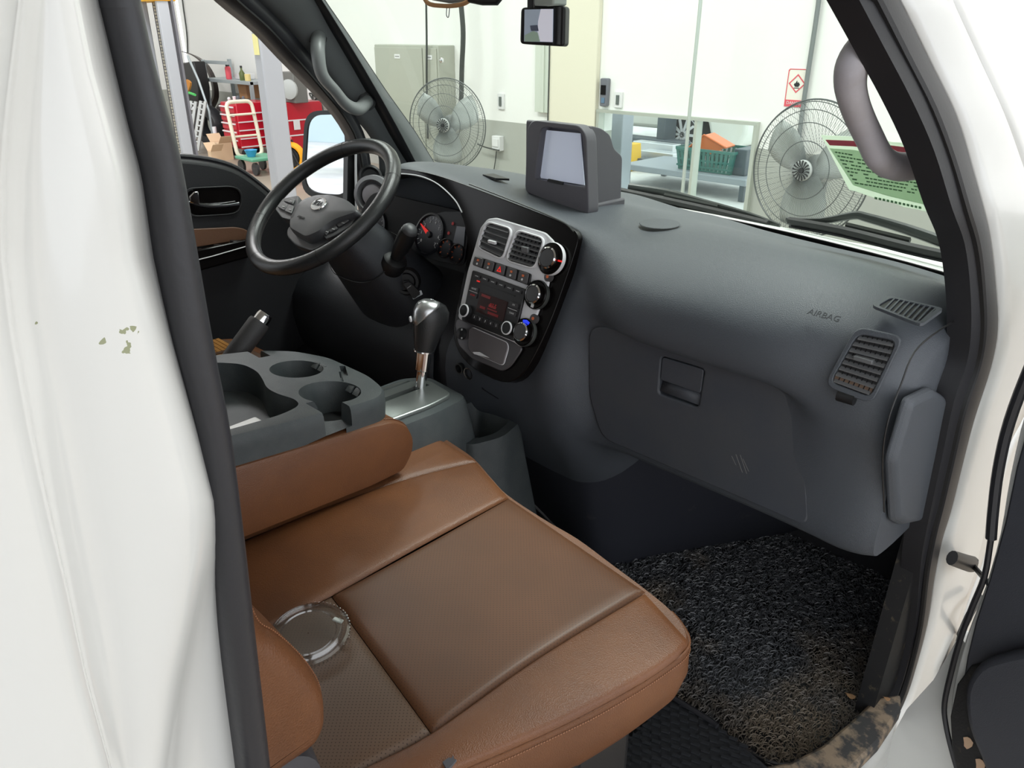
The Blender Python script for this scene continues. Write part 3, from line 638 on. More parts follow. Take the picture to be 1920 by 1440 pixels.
# second step of the frame (outer return towards the hinge side)
F2=[(1690,-430),(1860,-40),(1872,0),(1925,110),(1975,215),(2010,311),(2030,390),(2040,458),(2046,537),(2046,616),(2030,690),(1990,780),(1950,830),(1925,890),(1905,960),(1890,1020),(1872,1080),(1850,1150),(1822,1260),(1804,1320),(1790,1380),(1745,1450),(1650,1560)]
S=strip(F1,F2,[x+.006 for x in xf],[x-.014 for x in xf],-.003)
part('front_door_frame',G().loft(S),white_p,cab,solid=.004)
# sill plate (dirty scuff plate) at the bottom right
SP=[(1300,1560),(1405,1440),(1480,1428),(1540,1397),(1600,1346),(1640,1308),(1690,1300),(1690,1330),(1650,1390),(1600,1440),(1540,1500),(1480,1560)]
dirt_m=mat('dirty_sill',(.05,.05,.05),.7,bump=(80,.6),col2=(.30,.23,.16),cs=26,fac=(.44,.58))
part('sill_plate',G().prism([at(x,y,2,.60) for x,y in SP],(0,0,-.03)),dirt_m,cab,bev=.006)
# --- rear pillar: flange, lobe, channel, outer skin (x grows towards the camera)
E0=[(190,-40),(198,0),(232,133),(255,233),(282,333),(305,480),(335,647),(375,813),(401,980),(422,1180),(459,1440),(466,1500)]
E1=[(150,-40),(158,0),(185,133),(210,233),(235,333),(255,480),(300,647),(345,813),(392,960),(383,1100),(345,1300),(334,1440)]
E1.insert(8,(376,890)); E0.insert(8,(388,897))
E1[-1:]=[(338,1400),(333,1500)]
def interp(P,n):
    return resam_open([Vector((p[0],p[1],0)) for p in P],n)
def resam_open(P,n):
    L=[0]
    for i in range(len(P)-1): L.append(L[-1]+(P[i+1]-P[i]).length)
    out=[]; j=0
    for i in range(n):
        t=L[-1]*i/(n-1)
        while j<len(P)-2 and L[j+1]<t: j+=1
        out.append(P[j].lerp(P[j+1],(t-L[j])/max(L[j+1]-L[j],1e-9)))
    return out
def rows(poly,ys):
    out=[]
    for y in ys:
        for a,b in zip(poly,poly[1:]):
            if a[1]<=y<=b[1]: out.append((a[0]+(b[0]-a[0])*(y-a[1])/(b[1]-a[1]),y)); break
        else: out.append(poly[-1] if y>poly[-1][1] else poly[0])
    return out
ys=[-900,-600,-300,-160]+list(range(-40,1501,35))
cols=[ # (polyline of pixel x at y, x-plane)
 ([(196,-40),(203,0),(234,133),(257,233),(284,333),(307,480),(337,647),(377,813),(403,980),(424,1180),(461,1440),(468,1500)],.772),
 ([(176,-40),(184,0),(214,133),(238,233),(263,333),(284,480),(322,647),(366,813),(400,980),(420,1180),(440,1440),(446,1500)],.776),
 ([(152,-40),(158,0),(188,133),(214,233),(240,333),(258,480),(306,647),(356,813),(393,950),(392,1030),(372,1150),(348,1300),(334,1440),(330,1500)],.788),
 ([(128,-40),(134,0),(160,133),(186,233),(210,333),(228,480),(270,647),(318,813),(352,950),(350,1040),(330,1170),(308,1300),(296,1440),(292,1500)],.802),
 ([(100,-40),(104,0),(122,133),(134,233),(145,333),(160,480),(185,647),(215,813),(236,950),(250,1060),(256,1200),(262,1350),(266,1500)],.806),
 ([(66,-40),(66,0),(60,133),(56,233),(56,333),(62,480),(84,647),(122,813),(150,950),(176,1100),(204,1250),(226,1440),(232,1500)],.807),
 ([(30,-40),(26,0),(14,133),(6,233),(0,333),(0,480),(14,600),(45,760),(82,960),(112,1100),(150,1280),(192,1440),(206,1500)],.816),
 ([(-10,-40),(-16,0),(-30,133),(-40,233),(-44,333),(-40,480),(-20,647),(10,813),(46,960),(80,1100),(118,1280),(160,1440),(172,1500)],.828),
 ([(-300,-40),(-300,1500)],.836),
]
cols=[([(962+(c[0][0]-962)*4771/3911,-900)]+c,xv) for c,xv in cols]
cp=[[at(px,py,0,xv) for px,py in rows(cr_poly,ys)] for cr_poly,xv in cols]
S=[cr([c[i] for c in cp],4) for i in range(len(ys))]
wp=mat('white_paint_marked',(.70,.705,.685),.16,coat=.5)
nt=wp.node_tree; gn=nt.nodes.new('ShaderNodeNewGeometry')
# grimy thumb marks at two real spots on the pillar
marks=[at(98,601,0,.814),at(208,638,0,.805),at(240,637,0,.805),at(198,648,0,.805)]
last=None
for i,mk in enumerate(marks):
    s=nt.nodes.new('ShaderNodeVectorMath'); s.operation='DISTANCE'; s.inputs[1].default_value=mk; nt.links.new(gn.outputs['Position'],s.inputs[0])
    a=nt.nodes.new('ShaderNodeMath'); a.operation='LESS_THAN'; a.inputs[1].default_value=.0045; nt.links.new(s.outputs['Value'],a.inputs[0])
    if last is None: last=a.outputs[0]
    else:
        mxx=nt.nodes.new('ShaderNodeMath'); mxx.operation='MAXIMUM'; nt.links.new(last,mxx.inputs[0]); nt.links.new(a.outputs[0],mxx.inputs[1]); last=mxx.outputs[0]
nz=nt.nodes.new('ShaderNodeTexNoise'); nz.inputs['Scale'].default_value=260; nt.links.new(gn.outputs['Position'],nz.inputs['Vector'])
gt=nt.nodes.new('ShaderNodeMath'); gt.operation='GREATER_THAN'; gt.inputs[1].default_value=.59; nt.links.new(nz.outputs[0],gt.inputs[0])
ml=nt.nodes.new('ShaderNodeMath'); ml.operation='MULTIPLY'; nt.links.new(gt.outputs[0],ml.inputs[0]); nt.links.new(last,ml.inputs[1])
mx=nt.nodes.new('ShaderNodeMix'); mx.data_type='RGBA'; nt.links.new(ml.outputs[0],mx.inputs[0]); mx.inputs[6].default_value=(.70,.705,.685,1); mx.inputs[7].default_value=(.30,.32,.20,1)
nt.links.new(mx.outputs[2],nt.nodes['Principled BSDF'].inputs['Base Color'])
part('rear_door_pillar',G().loft(S),wp,cab,solid=.004)
# inner trim behind the rear seal
part('pillar_trim',G().prism([(.765,.055,.55),(.765,.095,.55),(.74,.095,1.95),(.74,.055,1.95)],(-.05,0,0)),grey_m,cab)
# --- roof, rear wall, floor, cab front below the windshield, left side
g=G().loft([[V3(x,y,1.93+.05*(1-(x/.75)**2)-.02*((y-.2)/.7)**2) for y in np.linspace(-.25,.86,8)] for x in np.linspace(-.72,.72,12)])
part('roof',g,white_p,cab,solid=.03)
part('rear_panel',G().box((0,-.28,1.25),(1.6,.04,1.45)),grey_m,cab)
carpet=mat('floor_dark',(.02,.02,.023),.75,bump=(200,.5))
part('floor_pan',G().prism([(-.80,-.25,.55),(.765,-.25,.55),(.765,1.60,.55),(-.80,1.60,.55)],(0,0,-.05)),carpet,cab)
part('front_skin',G().prism([(-.8,1.62,.3),(.76,1.62,.3),(.76,1.62,1.25),(-.8,1.62,1.25)],(0,.25,0)),white_p,cab,bev=.04)
part('firewall',G().prism([(-.78,1.60,.55),(.77,1.60,.55),(.77,1.45,1.3),(-.78,1.45,1.3)],(0,.03,0)),carpet,cab)
part('engine_cover',G().box((0,.15,.80),(1.24,.80,.35)),black_m,cab,bev=.03)
# --- windshield
def ws(x,t):  # t 0 base .. 1 top
    k=(x/.76)**2
    base=Vector((x,1.505-.125*k,1.338-.006*k)); top=Vector((x*.86,1.02-.12*k,1.95)); return base.lerp(top,t)+Vector((0,.012,.012))*4*t*(1-t)
glassmat('windshield_glass',(.90,.985,.93),0,.035,.5)
g=G().loft([[ws(x,t) for t in np.linspace(0,1,8)] for x in np.linspace(-.76,.76,19)])
wsh=part('windshield',g,MATS['windshield_glass'],cab)
# black ceramic rim of the glass
g=G()
for e in (-1,1): g.loft([[ws(e*.76,t),ws(e*.715,t)+V3(0,-.004,-.004)] for t in np.linspace(0,1,10)])
g.loft([[ws(x,-.02)+V3(0,-.004,-.004),ws(x,.003)+V3(0,-.004,-.004)] for x in np.linspace(-.76,.76,19)])
part('glass_border',g,black_m,wsh,solid=.002)
part('cowl',G().loft([[ws(x,0)+V3(0,.004,-.010),ws(x,0)+V3(0,.06,-.020),ws(x,0)+V3(0,.15,-.040),ws(x,0)+V3(0,.28,-.09)] for x in np.linspace(-.76,.76,15)]),mat('cowl_pale',(.50,.53,.50),.4,col2=(.58,.60,.58),cs=40),cab,solid=.01)
part('header_rail',G().loft([[ws(x,1)+V3(0,-.12,.0),ws(x,1)+V3(0,0,-.02),ws(x,1)+V3(0,0,.03),ws(x,1)+V3(0,-.12,.04)] for x in np.linspace(-.76,.76,13)],closed=True),grey_m,cab)
# --- left windshield pillar: trim facing the driver + black weatherstrip of the door frame
def strip2(A,B,xa,xb,off,k=4,sm=3):
    n=len(A); P=cr([at(*A[i],0,xa[i]) for i in range(n)],sm); Q=cr([at(*B[i],0,xb[i]) for i in range(n)],sm)
    return [[a.lerp(b,j/k)+V3(off*math.sin(math.pi*j/k),-off*.5*math.sin(math.pi*j/k),0) for j in range(k+1)] for a,b in zip(P,Q)]
TA=[(368,-150),(450,-40),(480,0),(530,48),(585,112),(632,175),(662,218),(686,245),(708,285),(712,330)]
TB=[(515,-150),(584,-40),(607,0),(640,48),(682,110),(722,170),(752,212),(780,252),(812,304),(830,330)]
xl=[-.64,-.665,-.672,-.69,-.705,-.72,-.73,-.735,-.74,-.74]
part('pillar_trim',G().loft(strip2(TA,TB,[x-.03 for x in xl],xl,.012)),grey_m,cab,solid=.006)
g=G().tube(cr([at(*p,0,x-.002) for p,x in zip(TB,xl)],3),.0035,6); part('glass_seal',g,rubber_m,cab)
WA=[(265,-150),(370,-40),(405,0),(472,55),(522,107),(580,165),(625,215),(655,268),(668,330),(676,410),(680,470)]
WB=[(340,-150),(450,-40),(482,0),(532,48),(587,112),(634,175),(664,218),(684,262),(694,320),(700,400),(700,470)]
xw=[-.67,-.70,-.71,-.73,-.745,-.755,-.765,-.77,-.77,-.77,-.77]
part('window_seal',G().loft(strip2(WA,WB,[x-.02 for x in xw],[x+.015 for x in xw],.018)),rubber_m,cab,solid=.01)
g=G().tube(cr([at(*((a[0]+b[0])/2,(a[1]+b[1])/2),0,x+.02) for a,b,x in zip(WA,WB,xw)],3),.004,6); part('seal_ridge',g,black_m,cab)
# quarter corner piece behind the mirror and chrome line
part('corner_panel',G().prism([at(x,y,0,-.775) for x,y in ((637,200),(660,222),(668,330),(668,430),(650,430),(652,300),(656,250))],(-.02,0,0)),black_m,cab)
g=G().tube([at(x,y,0,-.755) for x,y in ((656,218),(667,232),(667,330),(668,400))],.0035,6); part('chrome_line',g,silver_m,cab)
# right windshield pillar trim strip between glass and seal
TC=[(1366,-430),(1575,-40),(1600,0),(1647,87),(1702,190),(1745,290),(1778,390),(1800,458),(1812,520),(1818,570)]
TD=[(1394,-430),(1600,-40),(1622,0),(1668,87),(1720,190),(1762,284),(1795,390),(1818,458),(1828,537),(1828,590)]
xr=[.64,.69,.695,.71,.73,.745,.76,.765,.77,.77]
part('pillar_trim',G().loft(strip2(TC,TD,[x-.06 for x in xr],[x+0 for x in xr],-.002)),hand_m,cab,solid=.006)
# far side outer skin
part('left_door_frame',G().prism([(-.80,-.25,.5),(-.80,.68,.5),(-.80,.68,.62),(-.80,1.3,.62),(-.80,1.62,1.2),(-.80,1.62,.3),(-.80,-.25,.3)],(-.05,0,0)),white_p,cab)
part('rear_left_pillar',G().prism([(-.78,-.25,.5),(-.78,.30,.5),(-.72,.28,1.93),(-.72,-.25,1.93)],(-.05,0,0)),white_p,cab)
# --- right front kick panel / hinge pillar below the dash (dark)
part('kick_panel',G().prism([(.775,1.17,.57),(.775,1.60,.57),(.775,1.55,1.0),(.775,1.2,1.0)],(-.03,0,0)),mat('kick_dirty',(.008,.008,.009),.6,col2=(.10,.08,.05),cs=60,fac=(.58,.72)),cab)
# ---------------------------------------------------------------- wipers (outside the glass)
def wiper(label,pts,arm,tip):
    wy=lambda x,y,o=0: at(x,y,1,1.625-.125*max(0,(x-1165)/635)**1.6+o); P=[wy(x,y) for x,y in pts]; t=thing('wiper',label,'wiper',tuple(P[0]),'windshield wipers')
    part('blade',G().tube(cr(P,3),[.0085]*(len(cr(P,3))),6),black_m,t)
    part('rubber_strip',G().tube(cr([p+V3(0,.004,-.012) for p in P],3),.0035,5),rubber_m,t)
    A=[wy(x,y,.02) for x,y in arm]; A=cr(A,3); n=len(A)
    part('arm',G().tube(A,[.006+.006*i/n for i in range(n)],8,flat=.6),mat('wiper_grey',(.06,.065,.062),.35,.2),t,label=None)
    part('spoiler',G().tube([p+V3(0,.012,.008) for p in cr(P[1:-1],3)],.007,5,flat=.5),MATS['wiper_grey'],t)
    return t
def ws_hit(px,py,off=.02):
    best=None
    d=ray(px,py)
    lo,hi=.5,2.6
    def f(s):
        p=CAM+d/FPX*s; x=p.x
        # signed: y relative to glass surface at same z
        t=(p.z-1.338)/.612; t=max(-.2,min(1.2,t)); x0=x/(1-.14*t); w=ws(max(-.9,min(.9,x0)),t); return p.y-w.y-off
    a=lo
    for i in range(200):
        b=lo+(hi-lo)*(i+1)/200
        if f(b)>0: break
        a=b
    for _ in range(30):
        m=(a+b)/2
        if f(m)>0: b=m
        else: a=m
    return CAM+d/FPX*b
wiper('left wiper of the two, resting along the glass base towards the monitor',[(1150,355),(1240,374),(1340,396),(1440,420)],[(1462,424),(1400,402),(1320,380),(1250,362),(1180,352)],0)
wiper('right wiper of the two, resting along the glass base near the door pillar',[(1480,414),(1580,432),(1700,462),(1800,484)],[(1475,412),(1540,414),(1600,404),(1625,408),(1700,430),(1790,462)],0)
# ---------------------------------------------------------------- notice sticker on the glass
N=[(1540,253),(1600,256),(1690,268),(1735,275),(1752,300),(1765,330),(1760,352),(1775,402),(1740,398),(1660,376),(1592,355)]
jag=[]
for i,(a,b) in enumerate(zip(N,N[1:]+N[:1])):
    for k in range(5):
        t=k/5; j=rng.normal(0,1.6) if 3<=i<=8 else rng.normal(0,.5); jag.append((a[0]+(b[0]-a[0])*t+j,a[1]+(b[1]-a[1])*t+j))
pp=[ws_hit(x,y,-.006) for x,y in jag]
st=thing('notice_sticker','torn pale green printed notice stuck on the right side of the windshield','sticker',tuple(pp[0]))
part('paper',G().prism(pp,(0,-.0006,-.0006)),papermat('notice_edge',(.86,.93,.83)),st,smooth=False)
def quad(pts,off,m,nm): part(nm,G().prism([ws_hit(x,y,off) for x,y in pts],(0,-.0004,-.0004)),m,st,smooth=False)
quad([(1548,262),(1600,264),(1690,275),(1734,282),(1738,292),(1690,286),(1600,274),(1556,272)],-.008,papermat('notice_red',(.66,.24,.30)),'red_header')
quad([(1556,278),(1600,281),(1690,296),(1742,304),(1752,345),(1742,385),(1668,368),(1600,347)],-.008,papermat('notice_green',(.80,.90,.77)),'green_field')
ink=papermat('notice_ink',(.34,.48,.35))
g=G()
for r in range(9):
    x0=1566+r*4.6; y0=284+r*7.2; x=x0
    while x<1735-abs(r-4)*3:
        wd_=rng.uniform(3,9); sl=.17
        if rng.random()>.2: g.prism([ws_hit(a,b,-.0095) for a,b in ((x,y0+(x-x0)*sl),(x+wd_,y0+(x+wd_-x0)*sl),(x+wd_,y0+2.2+(x+wd_-x0)*sl),(x,y0+2.2+(x-x0)*sl))],(0,-.0003,-.0003))
        x+=wd_+2
part('print_lines',g,ink,st,smooth=False,kind='stuff')
g=G()
for k in range(12):
    x=1640+k*7.5; y=369+k*1.6
    g.prism([ws_hit(a,b,-.0095) for a,b in ((x,y),(x+5,y+1),(x+5,y+5),(x,y+4))],(0,-.0003,-.0003))
part('print_lines',g,ink,st,smooth=False,kind='stuff')
# ---------------------------------------------------------------- dash camera hanging from the header
dc=Pl(at(1015,48,1,.88),(.38,-.92,.05)); q=dc.q
t=thing('dash_camera','black dash camera with small lit screen hanging above the monitor','camera',tuple(dc.p))
O=rnd(dc.qs([(976,14),(1060,10),(1058,87),(974,82)]),.006)
part('body',G().prism(O,dc.n*-.022),black_m,t,bev=.003)
part('grip_roll',G().tube([dc.q(1049,14,-.008),dc.q(1047,84,-.008)],.010,14),black_m,t)
part('screen',G().prism(dc.qs([(984,18),(1038,17),(1037,79),(983,78)],.001),dc.n*.001),mat('cam_screen',(.36,.42,.50),.2,emit=.25),t,smooth=False)
part('image_white_car',G().prism(dc.qs([(1014,17),(1037,17),(1036,79),(1012,78),(1008,60),(1009,40)],.0025),dc.n*.0004),mat('cam_white',(.78,.78,.88),.2,emit=.3),t,smooth=False)
part('image_yard',G().prism(dc.qs([(984,66),(1000,58),(1010,62),(1013,78),(984,78)],.0025),dc.n*.0004),mat('cam_green',(.32,.42,.34),.2,emit=.2),t,smooth=False)
part('image_shape',G().prism(dc.qs([(994,48),(1008,47),(1010,58),(996,58)],.003),dc.n*.0004),mat('cam_dark',(.15,.17,.24),.2),t,smooth=False)
a=dc.q(1016,10,-.01); b=a+V3(0,.10,.10)
part('mount',G().tube([a,a+V3(0,.02,.03),a+V3(0,.06,.06)],.008,10),black_m,t)
part('mount_bracket',G().box(dc.q(1026,0,-.01),(.05,.03,.016)),mat('clear_plastic_grey',(.4,.45,.42),.2),t,bev=.003)
part('mount_base',G().box(dc.q(1003,-4,-.01),(.014,.02,.03)),black_m,t,bev=.003)
# interior mirror hook and tan hoop at the top edge
t=thing('rearview_mirror','tan-edged rear-view mirror underside at the top of the windshield','mirror',tuple(at(835,-20,1,.95)))
mp=Pl(at(838,-6,1,.97),(.3,-.95,.0)); tw=mat('tan_rim',(.55,.30,.14),.5)
part('tan_edge',G().tube(cr(mp.qs([(790,-30),(800,4),(830,11),(862,9),(882,-2),(890,-30)]),4),.0038,8),tw,t)
part('mirror_body',G().prism(mp.qs([(806,-40),(806,0),(840,6),(872,2),(876,-40)],-.005),mp.n*-.02),mat('mirror_back',(.25,.28,.28),.5),t,bev=.003)
part('hook',G().tube(cr(mp.qs([(838,10),(837,28),(841,32),(843,14)]),3),.0008,5),darkm,t)
part('arm',G().tube(mp.qs([(880,-2),(905,3),(932,3),(940,-8)]),.006,8),black_m,t)
# ---------------------------------------------------------------- outside mirror on the driver side
mo=Pl(at(608,290,0,-1.08),(.35,-.93,.05))
t=thing('door_mirror','black door mirror outside the driver window reflecting bright daylight','mirror',tuple(mo.p))
O=rnd(mo.qs([(574,208),(650,206),(662,380),(588,372),(566,352)]),.05,6)
part('housing',G().prism(O,mo.n*-.07,.0),black_m,t,bev=.012,seg=3)
I_=rnd(mo.qs([(580,216),(646,214),(654,366),(592,362),(572,345)],.002),.045,6)
mm=mat('mirror_glass',(.92,.93,.95),.02,1); part('mirror_glass',G().prism(I_,mo.n*.002),mm,t,smooth=False)
g=G().ring(O,I_,mo.n*.006,60); part('rim',g,black_m,t)
part('mirror_arm',G().tube([mo.q(655,300,-.03),at(665,300,0,-.82)],.02,10),black_m,t)
# ---------------------------------------------------------------- grab handles
def handle(name,label,P,r,m,caps,flat=1,mount=None):
    t=thing(name,label,'handle',tuple(P[0])); C=cr(P,6); n=len(C)
    rr=[r*(1.0+.12*math.cos(i/n*2*math.pi)) for i in range(n)]
    part('grip',G().tube(C,rr,16,flat=flat),m,t)
    for c,ax in caps: part('end_socket',G().lathe([(r*1.5,-.006),(r*1.5,.002),(r*1.25,.004)],c,ax,24),black_m,t)
    return t
LH=[at(x,y,0,xx) for x,y,xx in ((597,68,-.70),(596,98,-.668),(604,140,-.66),(628,170,-.665),(650,196,-.672),(672,204,-.69),(688,190,-.72))]
lhm=mat('left_handle',(.19,.20,.20),.42)
handle('grab_handle','grey S-shaped grab handle on the driver-side windshield pillar',LH,.0155,lhm,[(LH[0]+V3(-.005,0,0),(1,-.4,0)),(LH[-1]+V3(-.0,0,0),(1,-.4,0))])
RH=[at(x,y,0,xx) for x,y,xx in ((1712,60,.685),(1656,66,.685),(1608,105,.685),(1594,150,.68),(1604,200,.68),(1630,258,.68),(1654,300,.685),(1690,313,.69),(1735,306,.695),(1790,296,.69))]
handle('grab_handle','mauve-grey D-shaped grab handle on the near windshield pillar',RH,.0168,hand_m,[])
# ================================================================ DASHBOARD
dash=thing('dashboard','dark grey moulded dashboard running the whole width under the windshield','dashboard',(0,1.1,.95))
ST=[(-.80,[(1.40,1.345),(1.37,1.345),(1.33,1.340),(1.29,1.335),(1.25,1.32),(1.22,1.30),(1.23,1.27),(1.22,1.22),(1.18,1.18),(1.10,1.14),(1.04,1.05),(1.06,.92),(1.13,.78)]),
(-.77,[(1.40,1.345),(1.37,1.345),(1.33,1.340),(1.29,1.335),(1.25,1.32),(1.22,1.30),(1.23,1.27),(1.22,1.22),(1.18,1.18),(1.10,1.14),(1.04,1.05),(1.06,.92),(1.13,.78)]),
(-.62,[(1.44,1.350),(1.37,1.352),(1.30,1.352),(1.24,1.348),(1.19,1.335),(1.165,1.315),(1.18,1.28),(1.18,1.24),(1.14,1.20),(1.07,1.16),(1.01,1.07),(1.03,.92),(1.12,.78)]),
(-.50,[(1.46,1.354),(1.37,1.368),(1.28,1.382),(1.20,1.390),(1.13,1.385),(1.105,1.37),(1.13,1.34),(1.15,1.28),(1.13,1.22),(1.06,1.17),(.99,1.08),(1.01,.92),(1.10,.78)]),
(-.38,[(1.47,1.357),(1.35,1.39),(1.23,1.415),(1.14,1.432),(1.07,1.436),(1.045,1.424),(1.10,1.405),(1.14,1.31),(1.13,1.22),(1.06,1.16),(.99,1.08),(1.0,.92),(1.10,.78)]),
(-.24,[(1.47,1.357),(1.35,1.39),(1.23,1.412),(1.14,1.427),(1.07,1.430),(1.048,1.417),(1.10,1.40),(1.14,1.31),(1.13,1.22),(1.06,1.16),(.99,1.08),(1.0,.92),(1.10,.78)]),
(-.14,[(1.48,1.357),(1.36,1.383),(1.24,1.403),(1.14,1.416),(1.07,1.418),(1.042,1.406),(1.09,1.385),(1.12,1.30),(1.10,1.22),(1.04,1.14),(.985,1.06),(1.0,.94),(1.08,.80)]),
(-.04,[(1.48,1.357),(1.36,1.378),(1.24,1.397),(1.14,1.408),(1.06,1.408),(1.036,1.396),(1.05,1.365),(1.05,1.31),(1.0,1.23),(.96,1.12),(.965,1.05),(.99,.98),(1.06,.85)]),
(.10,[(1.46,1.348),(1.360,1.3644),(1.250,1.3870),(1.14,1.3940),(1.06,1.395),(1.034,1.385),(1.045,1.36),(1.03,1.31),(1.0,1.23),(.955,1.12),(.96,1.05),(.985,.98),(1.06,.85)]),
(.182,[(1.455,1.347),(1.355,1.3635),(1.248,1.3810),(1.14,1.3870),(1.07,1.388),(1.035,1.380),(1.02,1.36),(1.005,1.31),(.975,1.24),(.945,1.14),(.955,1.06),(.985,.98),(1.06,.86)]),
(.25,[(1.44,1.345),(1.340,1.3619),(1.240,1.3800),(1.14,1.3850),(1.06,1.38),(1.01,1.36),(.985,1.32),(.98,1.27),(.99,1.22),(.992,1.12),(.998,1.02),(1.03,.97),(1.09,.90)]),
(.33,[(1.42,1.343),(1.320,1.3604),(1.225,1.3846),(1.13,1.3920),(1.04,1.376),(.972,1.335),(.948,1.29),(.955,1.253),(.990,1.238),(.994,1.12),(1.0,1.015),(1.04,1.00),(1.2,1.0)]),
(.46,[(1.4,1.341),(1.300,1.3589),(1.210,1.3823),(1.12,1.3940),(1.03,1.376),(.962,1.335),(.942,1.29),(.950,1.250),(.990,1.236),(.994,1.12),(1.0,1.015),(1.05,1.00),(1.2,1.0)]),
(.58,[(1.385,1.34),(1.285,1.3583),(1.203,1.3800),(1.12,1.3890),(1.03,1.372),(.966,1.333),(.945,1.29),(.952,1.25),(.985,1.234),(.990,1.12),(1.0,1.015),(1.05,1.005),(1.2,1.01)]),
(.66,[(1.37,1.336),(1.270,1.3549),(1.200,1.3737),(1.13,1.3800),(1.04,1.365),(.983,1.333),(.962,1.29),(.960,1.24),(.972,1.19),(.985,1.10),(.995,1.015),(1.05,1.005),(1.2,1.01)]),
(.71,[(1.36,1.332),(1.260,1.3514),(1.195,1.3691),(1.13,1.3670),(1.05,1.353),(.995,1.322),(.970,1.28),(.967,1.23),(.975,1.18),(.985,1.10),(.993,1.015),(1.05,1.0),(1.2,1.0)]),
(.74,[(1.39,1.338),(1.29,1.348),(1.20,1.352),(1.13,1.349),(1.06,1.335),(1.008,1.305),(.985,1.265),(.980,1.22),(.985,1.17),(.99,1.10),(.996,1.018),(1.05,1.0),(1.2,.995)]),
(.760,[(1.36,1.318),(1.28,1.328),(1.20,1.330),(1.14,1.325),(1.08,1.312),(1.035,1.285),(1.012,1.25),(1.003,1.21),(1.0,1.16),(.999,1.10),(1.002,1.022),(1.06,.998),(1.2,.985)])]
prof=[cr([Vector((x,y,z)) for y,z in p],4) for x,p in ST]
cols_=list(zip(*prof)); cols_=[cr(list(c),5) for c in cols_]
secs=[list(r) for r in zip(*cols_)]
sidecap=[V3(.758,1.25,1.15)]*len(secs[-1])
db=part('dash_body',G().loft(secs+[[p.lerp(V3(.760,1.22,1.16),.9)+V3(.0,0,0) for p in secs[-1]]]),dash_m,dash,ang=55)
knee_m=mat('knee_black',(.017,.018,.022),.5,bump=(700,.3),kind='leather'); db.data.materials.append(knee_m)
for f in db.data.polygons:
    c=f.center+WL[db.name]
    if c.x<-.15 and (c.z<1.21 or (c.x<-.45 and c.z<1.33)): f.material_index=1
# lower tunnel / toe panel under the dash
low=[[V3(-.70,1.30,.56),V3(-.70,1.2,.75),V3(-.70,1.12,.98)],
 [V3(-.25,1.28,.56),V3(-.25,1.16,.75),V3(-.25,1.06,.98)],
 [V3(-.02,1.22,.56),V3(-.02,1.12,.75),V3(0,1.03,.98)],
 [V3(.10,1.175,.56),V3(.14,1.10,.76),V3(.17,1.02,.96)],
 [V3(.165,1.195,.56),V3(.195,1.12,.78),V3(.235,1.045,.98)],
 [V3(.22,1.30,.56),V3(.26,1.21,.78),V3(.31,1.12,.99)],
 [V3(.32,1.48,.56),V3(.42,1.38,.78),V3(.50,1.26,1.0)],
 [V3(.42,1.66,.56),V3(.60,1.50,.78),V3(.74,1.38,1.0)]]
tp=[cr(list(c),5) for c in zip(*[cr(r,5) for r in low])]
scuff=mat('scuffed_plastic',(.030,.032,.042),.5,bump=(500,.2),col2=(.085,.085,.088),cs=14,fac=(.62,.78))
part('toe_panel',G().loft([list(r) for r in zip(*tp)]),scuff,dash)
# glove box door with recessed pull
pg=Pl((.45,.985,1.12),(0,-1,-.03))
O=rnd(pg.qs([(1103,617),(1135,611),(1500,733),(1514,768),(1510,870),(1517,990),(1128,822),(1103,740)]),.022,5)
hole=rnd(pg.qs([(1240,668),(1321,692),(1309,765),(1234,738)]),.008,4)
gd_m=mat('glove_plastic',(.054,.061,.074),.5,bump=(900,.3),kind='leather',col2=(.061,.067,.077),cs=9)
gl=part('glove_box',G().ring(O,hole,pg.n*-.0,96),gd_m,dash)
gl_g=G().ring(O,hole,V3(0,.012,0),120)
bpy.data.objects.remove(gl); gl=part('glove_box',gl_g,gd_m,dash,bev=.003,seg=2)
part('pull_recess',G().prism([p+V3(0,.011,0) for p in hole],(0,.01,0)),dash_dk,gl)
g=G().loft([[p+V3(0,.0115,0) for p in pg.qs([(1237,712),(1312,738)])],[p+V3(0,.004,0) for p in pg.qs([(1236,734),(1308,761)])]]); part('recess_scoop',g,gd_m,gl,solid=.002)
part('pull_flap',G().prism(rnd(pg.qs([(1242,670),(1319,693),(1313,738),(1238,712)]),.005,3),V3(0,.008,0)),gd_m,gl,bev=.003)
# light scratches on the glove box
scr=mat('scratch',(.17,.17,.17),.6)
g=G()
for a,b in (((1380,852),(1392,886)),((1388,853),(1400,888)),((1393,860),(1404,884)),((1372,855),(1380,872))):
    A=pg.q(*a,.0006); B=pg.q(*b,.0006); w=pg.u*.0007; g.prism([A-w,A+w,B+w,B-w],(0,-.0003,0))
part('scratches',g,scr,gl,smooth=False)
# end cover beside the door
xe=.762
part('end_cover',G().prism(rnd([at(x,y,0,xe) for x,y in ((1690,742),(1735,720),(1786,752),(1780,850),(1742,968),(1680,985),(1662,975),(1655,860))],.012,4),(.014,0,0),tp=.010),dash_m,dash,bev=.006,seg=3)
part('end_panel_seam',G().tube(cr([at(x,y,0,.7625) for x,y in ((1812,590),(1760,620),(1715,660),(1690,720),(1665,790),(1655,860),(1658,960))],4),.0012,5),black_m,dash)
